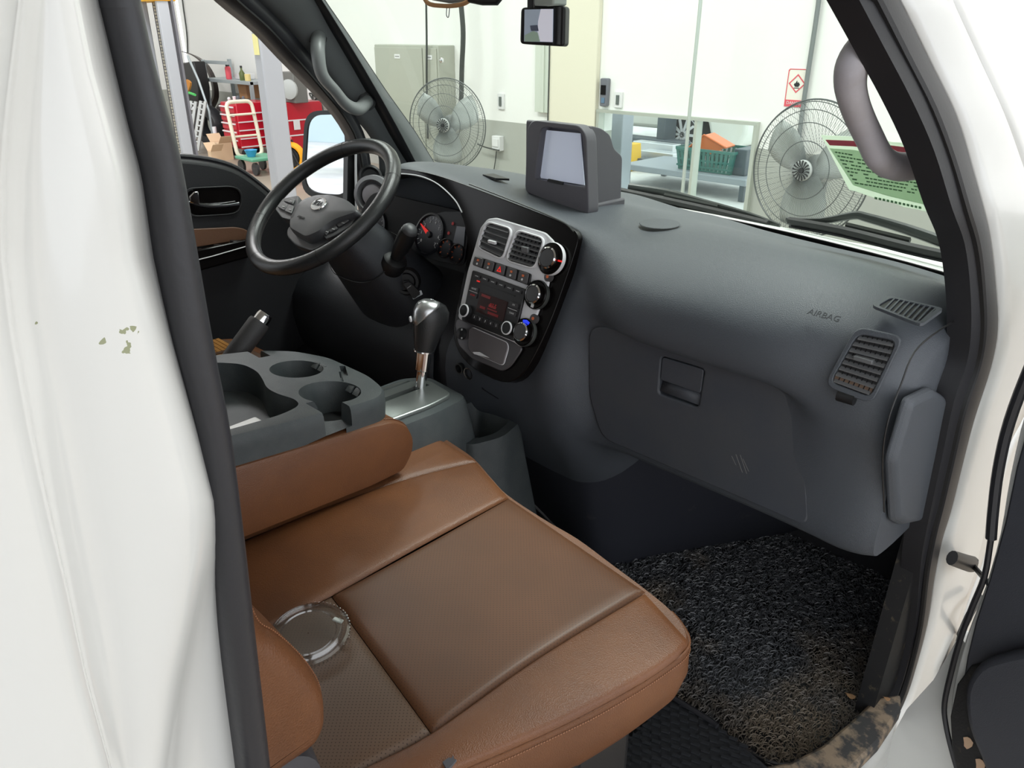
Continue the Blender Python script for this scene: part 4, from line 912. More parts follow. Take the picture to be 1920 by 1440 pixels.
# helper for a vent: frame ring, dark well, slats, tab
def vent(parent,pl,quadpx,fr,m_frame,nsl,depth=.022,tab=None,vert=6,slat_m=None,well=True,rr=.010):
    P=pl.qs(quadpx); c=sum(P,Vector())/4
    O=rnd([p+(p-c).normalized()*fr for p in P],rr+.004,4); I=rnd(P,rr,4)
    v=part('vent_frame',G().ring(O,I,pl.n*.006,64),m_frame,parent,bev=.0015)
    part('vent_well',G().prism([p+pl.n*.0005 for p in I],pl.n*.001),MATS['black_plastic'],v)
    A,B,C,D=P  # bottom-left, top-left, top-right, bottom-right
    for i in range(nsl):
        t=(i+.6)/(nsl); a=A.lerp(B,t); b=D.lerp(C,t); k=.015 if 0<i<nsl-1 else .05; a,b=a.lerp(b,k),b.lerp(a,k)
        q=part('slat',G().prism([a+pl.n*.001,b+pl.n*.001,b+pl.n*.006-pl.v*.004,a+pl.n*.006-pl.v*.004],pl.v*.0014+pl.n*.0006),slat_m or MATS['slat_grey'],v,smooth=False)
    for i in range(vert):
        t=(i+1)/(vert+1); a=A.lerp(D,t); b=B.lerp(C,t)
        part('vane',G().prism([a+pl.n*.0016,b+pl.n*.0016,b+pl.n*.003,a+pl.n*.003],pl.u*.0012),MATS['vane_black'],v,smooth=False)
    if tab:
        T=pl.q(*tab,.006); part('tab',G().box(T,(.024,.010,.006),pl.R()@rotm('X',90) if 0 else None),m_frame if 0 else MATS['slat_grey'],v,bev=.001)
    return v
mat('slat_grey',(.15,.155,.16),.35,.1); mat('vane_black',(.010,.010,.011),.6,spec=.2)
pv=Pl(at(1622,684,1,.962),(.02,-.95,.28))
v=vent(dash,pv,[(1560,716),(1611,626),(1684,640),(1634,744)],.010,dash_m,8,tab=(1620,674),vert=7)
g=G()
part('thumb_wheel',G().lathe([(.008,-.011),(.008,.011)],pv.q(1587,745,.0),pv.u,16),black_m,dash)
# rust-brown dust at the foot of the vent
part('dust_strip',G().prism(pv.qs([(1563,714),(1634,738),(1637,728),(1567,704)],.002),pv.n*.0005),mat('vent_dust',(.14,.09,.06),.8),v,smooth=False)
# side defroster grille on the top
pd=Pl(at(1700,585,2,1.374),(0,-.12,1),up=(0,1,0))
Q=[(1645,578),(1670,563),(1757,583),(1722,609)]
O=pd.qs(Q); c=sum(O,Vector())/4
df=part('defroster_grille',G().ring(rnd([p+(p-c).normalized()*.008 for p in O],.008),rnd(O,.006),pd.n*.004,48),dash_m,dash,bev=.001)
part('grille_well',G().prism([p+pd.n*.0008 for p in rnd(O,.006)],pd.n*.001),black_m,df)
for i in range(9):
    t=(i+.5)/9; a=O[0].lerp(O[3],t)*.98+O[1].lerp(O[2],t)*.02; b=O[1].lerp(O[2],min(1,t))
    a2=O[0].lerp(O[3],min(1,t+.10)); part('slat',G().prism([a2+pd.n*.0018,a2+pd.u*.002+pd.n*.0018,b+pd.u*.002+pd.n*.0018,b+pd.n*.0018],pd.n*.002),dash_m,df,smooth=False)
# embossed lettering on the airbag lid
pa=Pl(at(1546,596,1,.985),(-.03,-.62,.78)); text('lettering','AIRBAG',.013,pa,at(1546,596,1,.985)+pa.n*.004,mat('emboss',(.035,.038,.045),.5),dash,rot=0)
# round flat pad and small seams on top
P=at(1237,420,2,1.391); t=tag(part('speaker_pad',G().lathe([(.034,0),(.036,.0006),(.035,.0014)],P,(0,-.03,1),40),dash_m),'thin dark round pad lying on the dashboard right of the monitor','pad')
for (a,b,c_,d) in (((905,327),(925,325),(955,335),(930,334)),((838,311),(850,306),(860,311),(846,314))):
    part('demister_slot',G().prism([at(x,y,2,1.425) for x,y in (a,b,c_,d)],(0,0,-.004)),black_m,dash)
# ---------------------------------------------------------------- glossy black fascia
ps=Pl((.04,.975,1.25),(0,-.931,.365))
fas_px=[(730,322),(752,316),(800,323),(850,338),(930,368),(1000,395),(1058,419),(1082,438),(1079,468),(1055,540),(1032,602),(1004,662),(975,706),(940,716),(890,692),(860,660),(850,618),(862,548),(871,505),(877,462),(868,412),(850,378),(820,349),(790,335),(755,329),(735,331)]
F=cr(ps.qs(fas_px,.010),3,True)
fas=thing('centre_fascia','glossy black curved fascia holding the silver centre stack','fascia',(.05,.97,1.2))
part('black_panel',G().prism(F,ps.n*-.024),gloss_m,fas,bev=.004,seg=3,ang=50)
g=G().tube(cr(ps.qs([(738,327),(755,326),(790,331),(822,346),(852,374),(866,398)],.012),4),.0014,6); part('chrome_line',g,silver_m,fas)
g=G().tube(cr(ps.qs([(880,345),(940,368),(1010,396),(1058,418),(1076,434)],.011),4),.0016,6); part('gloss_edge',g,MATS['wiper_grey'],fas)
sil=[(892,470),(904,428),(918,411),(934,409),(1026,437),(1043,454),(1043,478),(1030,540),(1003,608),(980,652),(966,642),(866,600),(862,594),(880,510)]
SP_=rnd(ps.qs(sil,.011),.006,3)
part('silver_plate',G().prism(SP_,ps.n*.006),silver_m,fas,bev=.0025,seg=3)
o1=.0172
v1=vent(fas,Pl(ps.p+ps.n*o1,ps.n),[(899,464),(916,418),(961,431),(944,486)],.0055,silver_m,5,tab=None,vert=0,rr=.012)
v2=vent(fas,Pl(ps.p+ps.n*o1,ps.n),[(953,488),(973,434),(1022,449),(1004,503)],.0055,silver_m,6,tab=None,vert=6,rr=.012)
T=ps.q(923,454,o1+.007); part('tab',G().box(T,(.020,.006,.006)),silver_m,v1,bev=.001)
T=ps.q(985,468,o1+.007); part('tab',G().box(T,(.016,.006,.010)),MATS['slat_grey'],v2,bev=.001)
# button strip
bq=[(888,497),(893,480),(998,514),(994,536)]
bpl=ps.qs(bq,o1); part('button_strip',G().prism(rnd(bpl,.004),ps.n*.004),black_m,fas,bev=.001)
bm_=mat('button_grey',(.075,.07,.072),.45)
for i in range(5):
    t0,t1=i/5+.012,(i+1)/5-.012; A,B,C,D=bpl
    q=[A.lerp(D,t0),B.lerp(C,t0),B.lerp(C,t1),A.lerp(D,t1)]; c=sum(q,Vector())/4; q=[c+(p-c)*.92+ps.n*.004 for p in q]
    b=part('button',G().prism(rnd(q,.003),ps.n*.003),bm_,fas,bev=.001)
    if i==2:
        part('hazard_mark',G().ring([c+ps.n*.0076+ps.u*a*.006+ps.v*bb*.006 for a,bb in ((-1,-.8),(1,-.8),(0,1))],[c+ps.n*.0076+ps.u*a*.003+ps.v*(bb*.003-.0004) for a,bb in ((-1,-.8),(1,-.8),(0,1))],ps.n*.0004,30),red_l,b)
    else:
        part('mark',G().box(c+ps.n*.0076+ps.v*.003,(.005,.0008,.004),ps.R()@Matrix(((1,0,0),(0,0,1),(0,1,0)))),org_l,b); part('mark',G().lathe([(.0022,0),(.0022,.0005)],c+ps.n*.0074-ps.v*.004,ps.n,12),thread,b)
# radio
rq=[(869,601),(890,507),(989,543),(966,640)]
R0=ps.qs(rq,o1); A,B,C,D=R0
def rp(u,v,o=0): return A.lerp(D,u).lerp(B.lerp(C,u),v)+ps.n*o
def rbox(u0,v0,u1,v1,o,d,r=0): 
    P=[rp(u0,v0,o),rp(u1,v0,o),rp(u1,v1,o),rp(u0,v1,o)]; return G().prism(rnd(P,r,2) if r else P,ps.n*d)
radio=thing('car_radio','black double-height radio with dim red display in the silver centre stack','radio',tuple(rp(.5,.5)))
part('face_plate',rbox(0,0,1,1,0,.006,.003),mat('radio_black',(.014,.013,.014),.35),radio,bev=.001)
disp=part('display',rbox(.24,.27,.76,.66,.006,.0012),mat('display_black',(.030,.008,.008),.15),radio,smooth=False)
for u,v,w_,h_ in ((.28,.585,.17,.05),(.45,.44,.14,.05),(.44,.39,.18,.03),(.30,.36,.10,.05),(.46,.31,.2,.05)):
    part('display_glow',rbox(u,v,u+w_,v+h_,.0075,.0004),mat('dim_red',(.16,.012,.012),.4,emit=.15),disp,smooth=False)
text('lettering','87.5',.011,ps,rp(.53,.48,.0078),mat('dim_red2',(.28,.02,.02),.4,emit=.2),disp,off=0)
part('disc_slot',rbox(.16,.80,.86,.825,.006,.0006),mat('slot_black',(.002,.002,.002),.3),radio,smooth=False)
rb=mat('radio_button',(.03,.028,.03),.4); 
for i in range(6):
    u=.06+i*.155; b=part('button',rbox(u,.885,u+.12,.945,.006,.002,.001),rb,radio); part('legend',rbox(u+.03,.91,u+.09,.925,.0082,.0003),MATS['legend_grey'] if 'legend_grey' in MATS else mat('legend_grey',(.45,.45,.45),.6),b,smooth=False)
part('red_mark',rbox(.13,.82,.19,.845,.0065,.0005),red_l,radio,smooth=False)
for (u,v),s in {(.04,.62):'MODE',(.04,.50):'SCAN',(.80,.60):'FM',(.80,.44):'TUNE'}.items():
    b=part('button',rbox(u,v,u+.16,v+.09,.006,.002,.002),rb,radio); text('lettering',s,.0048,ps,rp(u+.08,v+.045,.0082),MATS['legend_grey'] if s!='SCAN' else MATS['dim_red2'],b,off=0)
for u,v in ((.04,.605),(.80,.555)): part('divider',rbox(u,v,u+.16,v+.008,.008,.0006),thread,radio,smooth=False)
for i in range(6):
    u=.20+i*.105; b=part('preset_button',rbox(u,.11,u+.09,.20,.006,.002,.001),rb,radio); text('lettering',str(i+1),.0065,ps,rp(u+.045,.155,.0082),MATS['legend_grey'],b,off=0)
for u,v in ((.075,.21),(.90,.20)):
    k=part('knob',G().lathe([(.0125,0),(.0120,.010),(.0105,.0105),(.0100,.0095),(.002,.0095)],rp(u,v,.006),ps.n,28),black_m,radio)
    part('knob_ring',G().lathe([(.0126,.0085),(.0126,.0105),(.0108,.0112),(.0106,.0100)],rp(u,v,.006),ps.n,28,cap=False),silver_m,k)
# drawer panel under the radio
dp=[(856,606),(862,597),(968,643),(984,652),(960,688),(944,697),(886,672),(862,648)]
dm=mat('drawer_grey',(.17,.155,.16),.3,.3)
part('lower_panel',G().prism(rnd(ps.qs(dp,.011),.010),ps.n*.005),mat('lower_panel_grey',(.10,.095,.10),.35,.3),fas,bev=.002)
dr=part('drawer',G().prism(rnd(ps.qs([(881,617),(887,614),(951,642),(954,652),(945,683),(940,684),(884,660),(879,652)],.016),.006),ps.n*.003),dm,fas,bev=.0012)
g=G().tube(rnd(ps.qs([(881,617),(887,614),(951,642),(954,652),(945,683),(940,684),(884,660),(879,652)],.0175),.006),.0009,5,closed=True); part('drawer_line',g,silver_m,dr)
part('drawer_lip',G().prism(ps.qs([(888,660),(900,660),(918,671),(890,664)],.020),ps.n*.002),silver_m,dr)
k=part('mirror_switch',G().lathe([(.012,0),(.011,.008),(.004,.010)],ps.q(868,626,.015),ps.n,20),black_m,fas)
for dy in (-8,8): part('mark',G().lathe([(.002,0),(.002,.001)],ps.q(866,626+dy,.027),ps.n,8),MATS['legend_grey'],k)
# three heater knobs
for i,(x,y) in enumerate(((1039,487),(1012,554),(989,624))):
    c=ps.q(x,y,.010); kf=(.029,.0262,.0255)[i]/.034
    k=part('heater_knob',G().lathe([(.033*kf,0),(.034*kf,.009),(.031*kf,.012),(.023*kf,.012),(.0225*kf,.020),(.020*kf,.021)],c,ps.n,40),gloss_m,fas,ang=50)
    part('outer_ring',G().lathe([(.0345*kf,.004),(.0352*kf,.008),(.0335*kf,.012)],c,ps.n,40,cap=False),silver_m if i==0 else MATS['wiper_grey'],k)
    part('chrome_ring',G().lathe([(.0226*kf,.016),(.0228*kf,.0205),(.0198*kf,.0222),(.0192*kf,.021)],c,ps.n,36,cap=False),chrome_m,k)
    part('cap',G().lathe([(.0192*kf,.0205),(.018*kf,.0215),(.002,.0218)],c,ps.n,30),mat('knob_cap',(.06,.06,.063),.4),k)
    if i==0: part('red_pointer',G().box(c+ps.n*.0128+ps.u*.023,(.012,.0012,.003),ps.R()@Matrix(((1,0,0),(0,0,1),(0,1,0)))),red_l,k)
    if i==2: part('blue_band',G().prism([c+ps.n*.0128+ps.u*r*kf*math.cos(a)+ps.v*r*kf*math.sin(a) for r,a in ((.022,1.9),(.030,1.9),(.031,1.5),(.030,1.1),(.022,1.1))],ps.n*.0006),blue_l,k)
    if i==1: part('white_mark',G().box(c+ps.n*.0125-ps.v*.021,(.006,.006,.001),ps.R()),thread,k)
for x,y in ((1031,520),(1004,598)):
    b=part('small_button',G().lathe([(.009,0),(.0085,.006),(.003,.007)],ps.q(x,y,.012),ps.n,20),bm_,fas); part('mark',G().lathe([(.003,.0072),(.003,.0077)],ps.q(x,y,.012),ps.n,10),org_l,b)
# sockets below
pl_=Pl((0,.975,1.05),(0,-1,-.05))
for x,y,r,mm_ in ((863,690,.011,black_m),(881,699,.0125,chrome_m)):
    so=part('power_socket',G().lathe([(r,-.004),(r*1.05,.004),(r*.85,.005),(r*.8,-.004),(r*.2,-.004)],pl_.q(x,y,.004),pl_.n,28),black_m,dash)
    part('socket_ring',G().lathe([(r*1.05,.003),(r*1.05,.0055),(r*.86,.0055)],pl_.q(x,y,.004),pl_.n,28,cap=False),mm_ if mm_ is chrome_m else MATS['wiper_grey'],so)
sw=part('switch_block',G().prism(rnd(pl_.qs([(908,690),(942,710),(938,748),(906,728)],.004),.003),pl_.n*.005),black_m,dash,bev=.001)
text('lettering','USB',.006,pl_,pl_.q(928,722,.0092),MATS['legend_grey'],sw,off=0); part('usb_port',G().box(pl_.q(919,726,.0095),(.010,.001,.004)),MATS['legend_grey'],sw)
part('small_switch',G().prism(pl_.qs([(945,722),(952,726),(950,742),(944,738)],.004),pl_.n*.003),mat('switch_red',(.3,.05,.04),.5),dash)
# ---------------------------------------------------------------- instrument cluster
pc=Pl((-.33,1.075,1.29),(0,-.93,.37))
clu=thing('instrument_cluster','dark instrument cluster with red needle behind the steering wheel','gauges',tuple(pc.p))
cg=mat('cluster_grey',(.040,.042,.046),.5,spec=.3); cdk=mat('cluster_dark',(.012,.013,.018),.3)
right=pc.q(872,440); O=pc.qs([(770,468),(788,425),(806,404),(832,396),(872,396),(878,440),(868,500),(800,484)])
Lx=[Vector((-.76-p.x,p.y,p.z)) for p in O]
poly=[O[4],O[5],O[6],O[7]]+[Lx[7],Lx[6],Lx[5],Lx[4]]
part('housing',G().prism([p-pc.n*.001 for p in rnd(poly,.03,4)],pc.n*-.01),MATS['vane_black'],clu,bev=.002)  # black left part stands in for the shade under the hood
part('face',G().prism(rnd(O,.012,4),pc.n*-.003),cg,clu,bev=.001)
def gauge(px,py,r,m,ticks,needle=None,tm=thread):
    c=pc.q(px,py,.001); gq=part('gauge',G().lathe([(r,0),(r*1.03,.005),(r*.93,.006),(r*.9,.001),(r*.05,.001)],c,pc.n,40),m,clu)
    g=G()
    for k in range(ticks):
        a=math.radians(220-260*k/(ticks-1)); g.box(c+pc.n*.0015+(pc.u*math.cos(a)+pc.v*math.sin(a))*r*.8,(r*(.13 if r>.03 else .28),.001 if r>.03 else .002,.0008),pc.R()@rotm('Z',math.degrees(a)))
    part('tick_marks',g,tm,gq)
    if needle is not None:
        a=math.radians(needle); part('needle',G().prism([c+pc.n*.004+(pc.u*math.cos(a+b)+pc.v*math.sin(a+b))*r*q for q,b in ((.12,-1.2),(.85,-.02),(.85,.02),(.12,1.2))],pc.n*.0006),red_l,gq)
        part('needle_cap',G().lathe([(r*.16,.002),(r*.14,.006),(r*.03,.0065)],c,pc.n,16),black_m,gq)
    return gq
gq=gauge(806,440,.047,cdk,17,152)
for k in range(0,8):
    a=math.radians(215-36*k); text('lettering',str(k),.010,pc,pc.q(806,440,.003)+(pc.u*math.cos(a)+pc.v*math.sin(a))*.030,thread,gq,off=0)
gauge(836,466,.021,cdk,7,None,org_l); gauge(858,476,.021,cdk,7,None,org_l)
gauge(700,430,.047,cdk,17,200)
part('message_screen',G().prism(pc.qs([(850,455),(857,424),(873,426),(870,462)],.002),pc.n*.001),mat('lcd_dark',(.10,.11,.13),.3),clu)
for x,y in ((849,419),(841,437)): part('warning_lamp',G().lathe([(.004,0),(.003,.001)],pc.q(x,y,.003),pc.n,10),mat('warn_red',(.45,.04,.04),.5,emit=.1),clu)
glassmat('cluster_glass',(.92,.93,.95),0,.05,.5)
# ---------------------------------------------------------------- monitor on the dash
mon=thing('navigation_monitor','grey hooded monitor with pale blank screen standing on the dashboard','monitor',tuple(at(1040,380,1,1.14)))
xm_=.088; mm1=mat('monitor_grey',(.11,.106,.12),.5,bump=(900,.2))
side=[at(x,y,0,xm_) for x,y in ((1094,234),(1130,238),(1146,250),(1153,276),(1169,291),(1166,372),(1164,405),(1100,405),(1098,300))]
yf=side[0].y
side=[V3(xm_,yf+.022,side[0].z)]+side[1:7]+[V3(xm_,yf+.022,1.374)]
part('shell',G().prism([p+V3(-.002,0,-.003) for p in rnd(side,.008,3)],(-.164,0,0)),mm1,mon,bev=.006,seg=3)
pmn=Pl((0,yf+.006,1.47),(0,-1,.06))
O=rnd(pmn.qs([(984,360),(988,240),(998,225),(1086,235),(1099,252),(1104,402),(1096,404)],.012),.012,4)
I_=rnd(pmn.qs([(1002,336),(1014,242),(1022,238),(1086,246),(1092,254),(1098,352)],.012),.006,3)
part('hood',G().ring(O,I_,pmn.n*-.030,90),mm1,mon,bev=.002)
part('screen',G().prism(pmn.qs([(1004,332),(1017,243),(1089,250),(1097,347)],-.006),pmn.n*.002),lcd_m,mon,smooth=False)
part('button_pair',G().prism(rnd(pmn.qs([(1027,340),(1029,335),(1058,341),(1056,347)],.0125),.001,2),pmn.n*.002),black_m,mon)
part('foot',G().box((.002,yf+.07,1.384),(.18,.13,.03)),mm1,mon,bev=.004)
# side round vent at the far left of the dash
pr=Pl(at(700,366,0,-.62),(.55,-.83,.1))
sv=thing('round_air_vent','round grey air vent at the far end of the dash behind the wheel rim','vent',tuple(pr.p))
part('ring',G().lathe([(.050,-.01),(.050,.006),(.040,.012),(.034,.004),(.033,-.006)],pr.p,pr.n,40),mat('vent_pale',(.20,.20,.21),.4),sv)
part('dial',G().lathe([(.028,0),(.026,.010),(.008,.012)],pr.p,pr.n,28),hand_m,sv)
P=at(694,332,0,-.74); sp=tag(part('tweeter',G().lathe([(.030,0),(.032,.008),(.026,.012),(.02,.006),(.004,.006)],P,(.8,-.5,.2),32),black_m),'small round black speaker at the foot of the driver-side pillar','speaker')
# ================================================================ STEERING WHEEL AND CONTROLS
pw_s=Pl((-.396,.8625,1.373),(0,-.595,.804)); q=pw_s.q
sw_=thing('steering_wheel','black leather steering wheel with grey hub pad and an oval badge','steering wheel',tuple(pw_s.p))
circ=[pw_s.l(.1745*math.cos(a),.1745*math.sin(a)) for a in np.linspace(0,2*math.pi,97)[:-1]]
part('rim',G().tube(circ,.0158,16,closed=True),wheel_m,sw_)
for a in (35,118,205,255,318):
    a=math.radians(a); c=pw_s.l(.1745*math.cos(a),.1745*math.sin(a)); tg=(pw_s.u*-math.sin(a)+pw_s.v*math.cos(a))
    part('rim_seam',G().lathe([(.0160,-.0012),(.0163,0),(.0160,.0012)],c,tg,20,cap=False),black_m,sw_)
g=G()
for k in range(60):
    a=math.radians(200+k*1.0); c=pw_s.l(.1600*math.cos(a),.1600*math.sin(a),.004); g.box(c,(.003,.0010,.001),pw_s.R()@rotm('Z',math.degrees(a)))
part('stitching',g,MATS['wiper_grey'],sw_)
hubpad=[(556,382),(570,372),(592,365),(620,364),(650,373),(668,388),(672,397),(655,403),(632,410),(612,422),(600,434),(573,446),(541,428),(542,410)]
hp=rnd(pw_s.qs(hubpad,.022),.012,4); ce=sum(hp,Vector())/len(hp)
def inset(P,k,d): c=sum(P,Vector())/len(P); return [c+(p-c)*k+d for p in P]
part('hub_pad',G().loft([inset(hp,.98,pw_s.n*-.034),inset(hp,1.0,pw_s.n*-.012),inset(hp,.99,pw_s.n*-.004),inset(hp,.955,pw_s.n*.001),inset(hp,.8,pw_s.n*.003),inset(hp,.4,pw_s.n*.0045),inset(hp,.01,pw_s.n*.005)],closed=True,cap=True),hub_m,sw_,ang=50)
lowp=rnd(pw_s.qs([(538,428),(548,420),(604,436),(640,424),(625,446),(600,462),(585,470),(552,458),(537,442)],.002),.012,4)
part('lower_spoke',G().prism(lowp,pw_s.n*-.016),hub_m,sw_,bev=.006,seg=3)
for pts in ([(516,392),(530,372),(560,366),(556,392),(545,412),(528,408)],[(604,440),(626,420),(650,408),(668,404),(655,424),(630,440),(612,448)]):
    S_=rnd(pw_s.qs(pts,.010),.006,3); part('spoke',G().prism(S_,pw_s.n*-.018),hub_m,sw_,bev=.004,seg=3)
def key(pts,m,off): return part('button',G().prism(rnd(pw_s.qs(pts,off),.002,2),pw_s.n*.003),m,sw_,bev=.001)
for pts in ([(521,389),(530,380),(541,384),(534,396)],[(535,397),(542,384),(552,388),(547,402)],[(533,378),(546,372),(554,375),(550,384)],[(606,437),(614,427),(620,432),(613,442)],[(616,430),(630,421),(634,430),(620,437)],[(630,420),(650,411),(656,414),(636,427)]):
    b=key(pts,mat('wheel_button',(.10,.10,.102),.4),.0105)
    c=sum([Vector(p) for p in pw_s.qs(pts,.0145)],Vector())/4; part('mark',G().box(c,(.009,.0015,.0006),pw_s.R()@rotm('Z',0)),MATS['legend_grey'],b)
bc_=q(598,383,.0272)
part('badge_back',G().lathe([(.0168,-.002),(.0168,.0008),(.0155,.0012)],bc_,pw_s.n,36,e=(1.25,1)),mat('badge_pale',(.62,.62,.64),.25,.4),sw_)
part('badge_ring',G().lathe([(.0170,0),(.0165,.0022),(.0150,.0022),(.0146,.0008)],bc_,pw_s.n,40,cap=False,e=(1.25,1)),chrome_m,sw_)
text('badge_letters','KIA',.0165,pw_s,bc_,black_m,sw_,off=.0018,depth=.0008,sx=1.15)
text('lettering','AIRBAG',.007,pw_s,q(565,408,.0255),mat('hub_print',(.02,.02,.02),.5),sw_,off=.0016)
# column shroud, stalks, ignition
col=thing('steering_column','dark plastic steering column shroud carrying stalk and ignition','column',(-.396,.97,1.2))
ax0=Vector((-.396,.885,1.335)); ax1=Vector((-.396,1.06,1.13)); dv=(ax1-ax0).normalized(); sv_=V3(1,0,0); uv_=sv_.cross(dv)
def shsec(t,w,h,o=0):
    c=ax0.lerp(ax1,t)+uv_*o; return [c+sv_*w*math.copysign(abs(math.cos(a))**.7,math.cos(a))+uv_*h*math.copysign(abs(math.sin(a))**.7,math.sin(a)) for a in np.linspace(0,2*math.pi,33)[:-1]]
part('shroud',G().loft([shsec(-.12,.045,.035),shsec(0,.062,.045),shsec(.2,.082,.058),shsec(.5,.100,.072),shsec(.8,.118,.085),shsec(1.15,.135,.10)],closed=True,cap=True),mat('shroud_black',(.024,.026,.031),.5,bump=(700,.3),kind='leather'),col)
part('shroud_joint',G().loft([shsec(.42,.099,.071),shsec(.425,.1005,.0725),shsec(.43,.099,.071)],closed=True),black_m,col)
sa=at(738,492,0,-.30); sb=at(770,428,0,-.235)
part('stalk_base',G().lathe([(.026,-.02),(.030,.0),(.026,.012),(.018,.016)],sa,(sb-sa),24),black_m,col)
L=(sb-sa).length
part('stalk',G().lathe([(.010,-.01),(.013,L*.2),(.018,L*.45),(.019,L*.8),(.0175,L*.92)],sa,(sb-sa),20),black_m,col)
part('stalk_tip',G().lathe([(.0165,L*.92),(.0165,L*.97),(.013,L*1.02),(.005,L*1.05)],sa,(sb-sa),20),hub_m,col)
part('stalk',G().tube([(-.50,.93,1.30),(-.60,.90,1.34)],[.011,.014],12),black_m,col)
pi_=Pl(at(762,528,0,-.287),(.72,-.66,.12)); 
part('ignition_ring',G().lathe([(.031,-.012),(.031,0),(.027,.006),(.021,.006),(.019,.0),(.017,.003)],pi_.p,pi_.n,32),black_m,col)
kt=thing('ignition_key','black folding key with silver end in the ignition','key',tuple(pi_.p))
ks=[pi_.q(755,530,.014),pi_.q(768,526,.014),pi_.q(790,548,.016),pi_.q(776,560,.016)]
part('key_body',G().prism(rnd(ks,.006,3),pi_.n*.010),black_m,kt,bev=.002)
part('key_neck',G().box(pi_.q(762,528,.008),(.012,.006,.016),pi_.R()),black_m,kt)
kl=[pi_.q(771,553,.018),pi_.q(790,543,.018),pi_.q(793,551,.018),pi_.q(775,561,.018)]
part('key_ring',G().ring(kl,inset(kl,.55,V3(0,0,0)),pi_.n*.005,32),chrome_m,kt)
part('mark',G().box(pi_.q(767,538,.0265),(.010,.0012,.0006),pi_.R()@rotm('Z',35)),MATS['legend_grey'],kt)
# knee bolster details: dark panel under the wheel
part('knee_panel',G().loft([[V3(x,y,z) for y,z in ((1.14,1.16),(1.03,1.13),(.965,1.07),(.975,.95),(1.04,.82),(1.12,.70))] for x in (-.81,-.62,-.40,-.18)]),knee_m,dash,solid=.01,sub=1)
# ---------------------------------------------------------------- gear selector
sh=thing('gear_console','dark grey floor console with satin gear gate plate and open front pocket','console',(-.04,.85,.57))
bd=[[V3(-.13,.62,z),V3(.035,.62,z),V3(.040,.80,z),V3(.03,.885,z),V3(-.10,.895,z),V3(-.135,.85,z)] for z in (0,)]
def secz(z,k,dy=0): return rnd([V3(-.05+(p.x+.05)*k,.77+(p.y-.77)*k+dy,z) for p in bd[0]],.02*k,3)
part('body',G().loft([secz(.57,1.5,.02),secz(.8,1.25,.01),secz(1.0,1.08),secz(1.05,1.0),secz(1.062,.96)],closed=True,cap=True),cons_m,sh,ang=50)
fr=[V3(-.12,.86,0),V3(.055,.86,0),V3(.075,.93,0),V3(.05,1.01,0),V3(-.10,1.03,0)]
def secf(z,k): 
    c=V3(-.02,.93,0); return rnd([V3(c.x+(p.x-c.x)*k,c.y+(p.y-c.y)*k,z) for p in fr],.02,3)
fb=part('front_pocket',G().loft([secf(.57,1.7),secf(.75,1.35),secf(.9,1.1),secf(.975,1.0)],closed=True,cap=True),cons_m,sh,ang=50)
boolcut(fb,[G().loft([secf(.90,.6),secf(.99,.82)],closed=True,cap=True)])
pt=[(-.112,.66),(.010,.66),(.016,.80),(.008,.862),(-.075,.872),(-.112,.83)]
gp_m=mat('gate_plate',(.27,.29,.28),.3,.7)
pl1=part('gate_plate',G().prism(rnd([V3(x,y,1.060) for x,y in pt],.018,4),(0,0,.010)),gp_m,sh,bev=.004,seg=3)
boolcut(pl1,[G().box((-.062,.79,1.07),(.016,.13,.03)),G().box((-.090,.78,1.072),(.020,.15,.01))])
for i in range(4): part('gate_mark',G().box((-.092,.725+i*.032,1.0665),(.010,.006,.001),rotm('Z',20)),mat('mark_red',(.4,.1,.06),.5),sh)
gs=thing('gear_selector','automatic gear lever with chrome shaft and silver-topped black knob','gear lever',(-.062,.84,1.06))
b0=V3(-.062,.835,1.05); b1=at(796,655,0,-.058); b2=at(806,600,0,-.056); b3=at(808,572,0,-.056)
part('shaft',G().lathe([(.0105,0),(.0105,(b1-b0).length*.55),(.0140,(b1-b0).length*.58),(.0155,(b1-b0).length*1.02)],b0,b1-b0,24),chrome_m,gs)
ax_=(b3-b1).normalized()
def ksec(t,r1,r2,off=0):
    c=b1.lerp(b3,t)+V3(0,off,0); A=V3(0,1,0); A=(A-ax_*A.dot(ax_)).normalized(); B=ax_.cross(A)
    return [c+A*r1*math.cos(a)+B*r2*math.sin(a) for a in np.linspace(0,2*math.pi,25)[:-1]]
part('knob',G().loft([ksec(-.02,.020,.018),ksec(.15,.0235,.021),ksec(.40,.030,.025,.003),ksec(.65,.037,.028,.006),ksec(.85,.037,.028,.005),ksec(1.0,.029,.024,.003),ksec(1.08,.018,.016,0),ksec(1.11,.002,.002,0)],closed=True,cap=True),wheel_m,gs)
part('knob_collar',G().loft([ksec(-.05,.0215,.019),ksec(-.02,.0215,.019)],closed=True,cap=True),chrome_m,gs)
# silver cap wrapping the rear half and crown of the knob
S=[]
for t,r1,r2,o,w in ((.55,.0350,.028,.005,.25),(.65,.0380,.0292,.006,.55),(.75,.0385,.0294,.006,.8),(.85,.0382,.0292,.005,1.05),(.95,.034,.0275,.004,1.3),(1.02,.029,.0245,.003,1.6),(1.09,.0185,.0165,0,2.2),(1.115,.004,.004,0,3.1)):
    c=b1.lerp(b3,t)+V3(0,o,0); A=V3(0,1,0); A=(A-ax_*A.dot(ax_)).normalized(); B=ax_.cross(A)
    S.append([c+A*r1*math.cos(a)+B*r2*math.sin(a) for a in np.linspace(math.pi-.15-w,math.pi-.15+w,15)])
part('silver_cap',G().loft(S),mat('knob_silver',(.55,.56,.57),.28,.85),gs,solid=.0012)
part('release_button',G().lathe([(.006,0),(.005,.003)],b1.lerp(b3,.75)+V3(-.0,-.034,0)+V3(-.012,0,0),(-.4,-1,0),14),silver_m,gs)
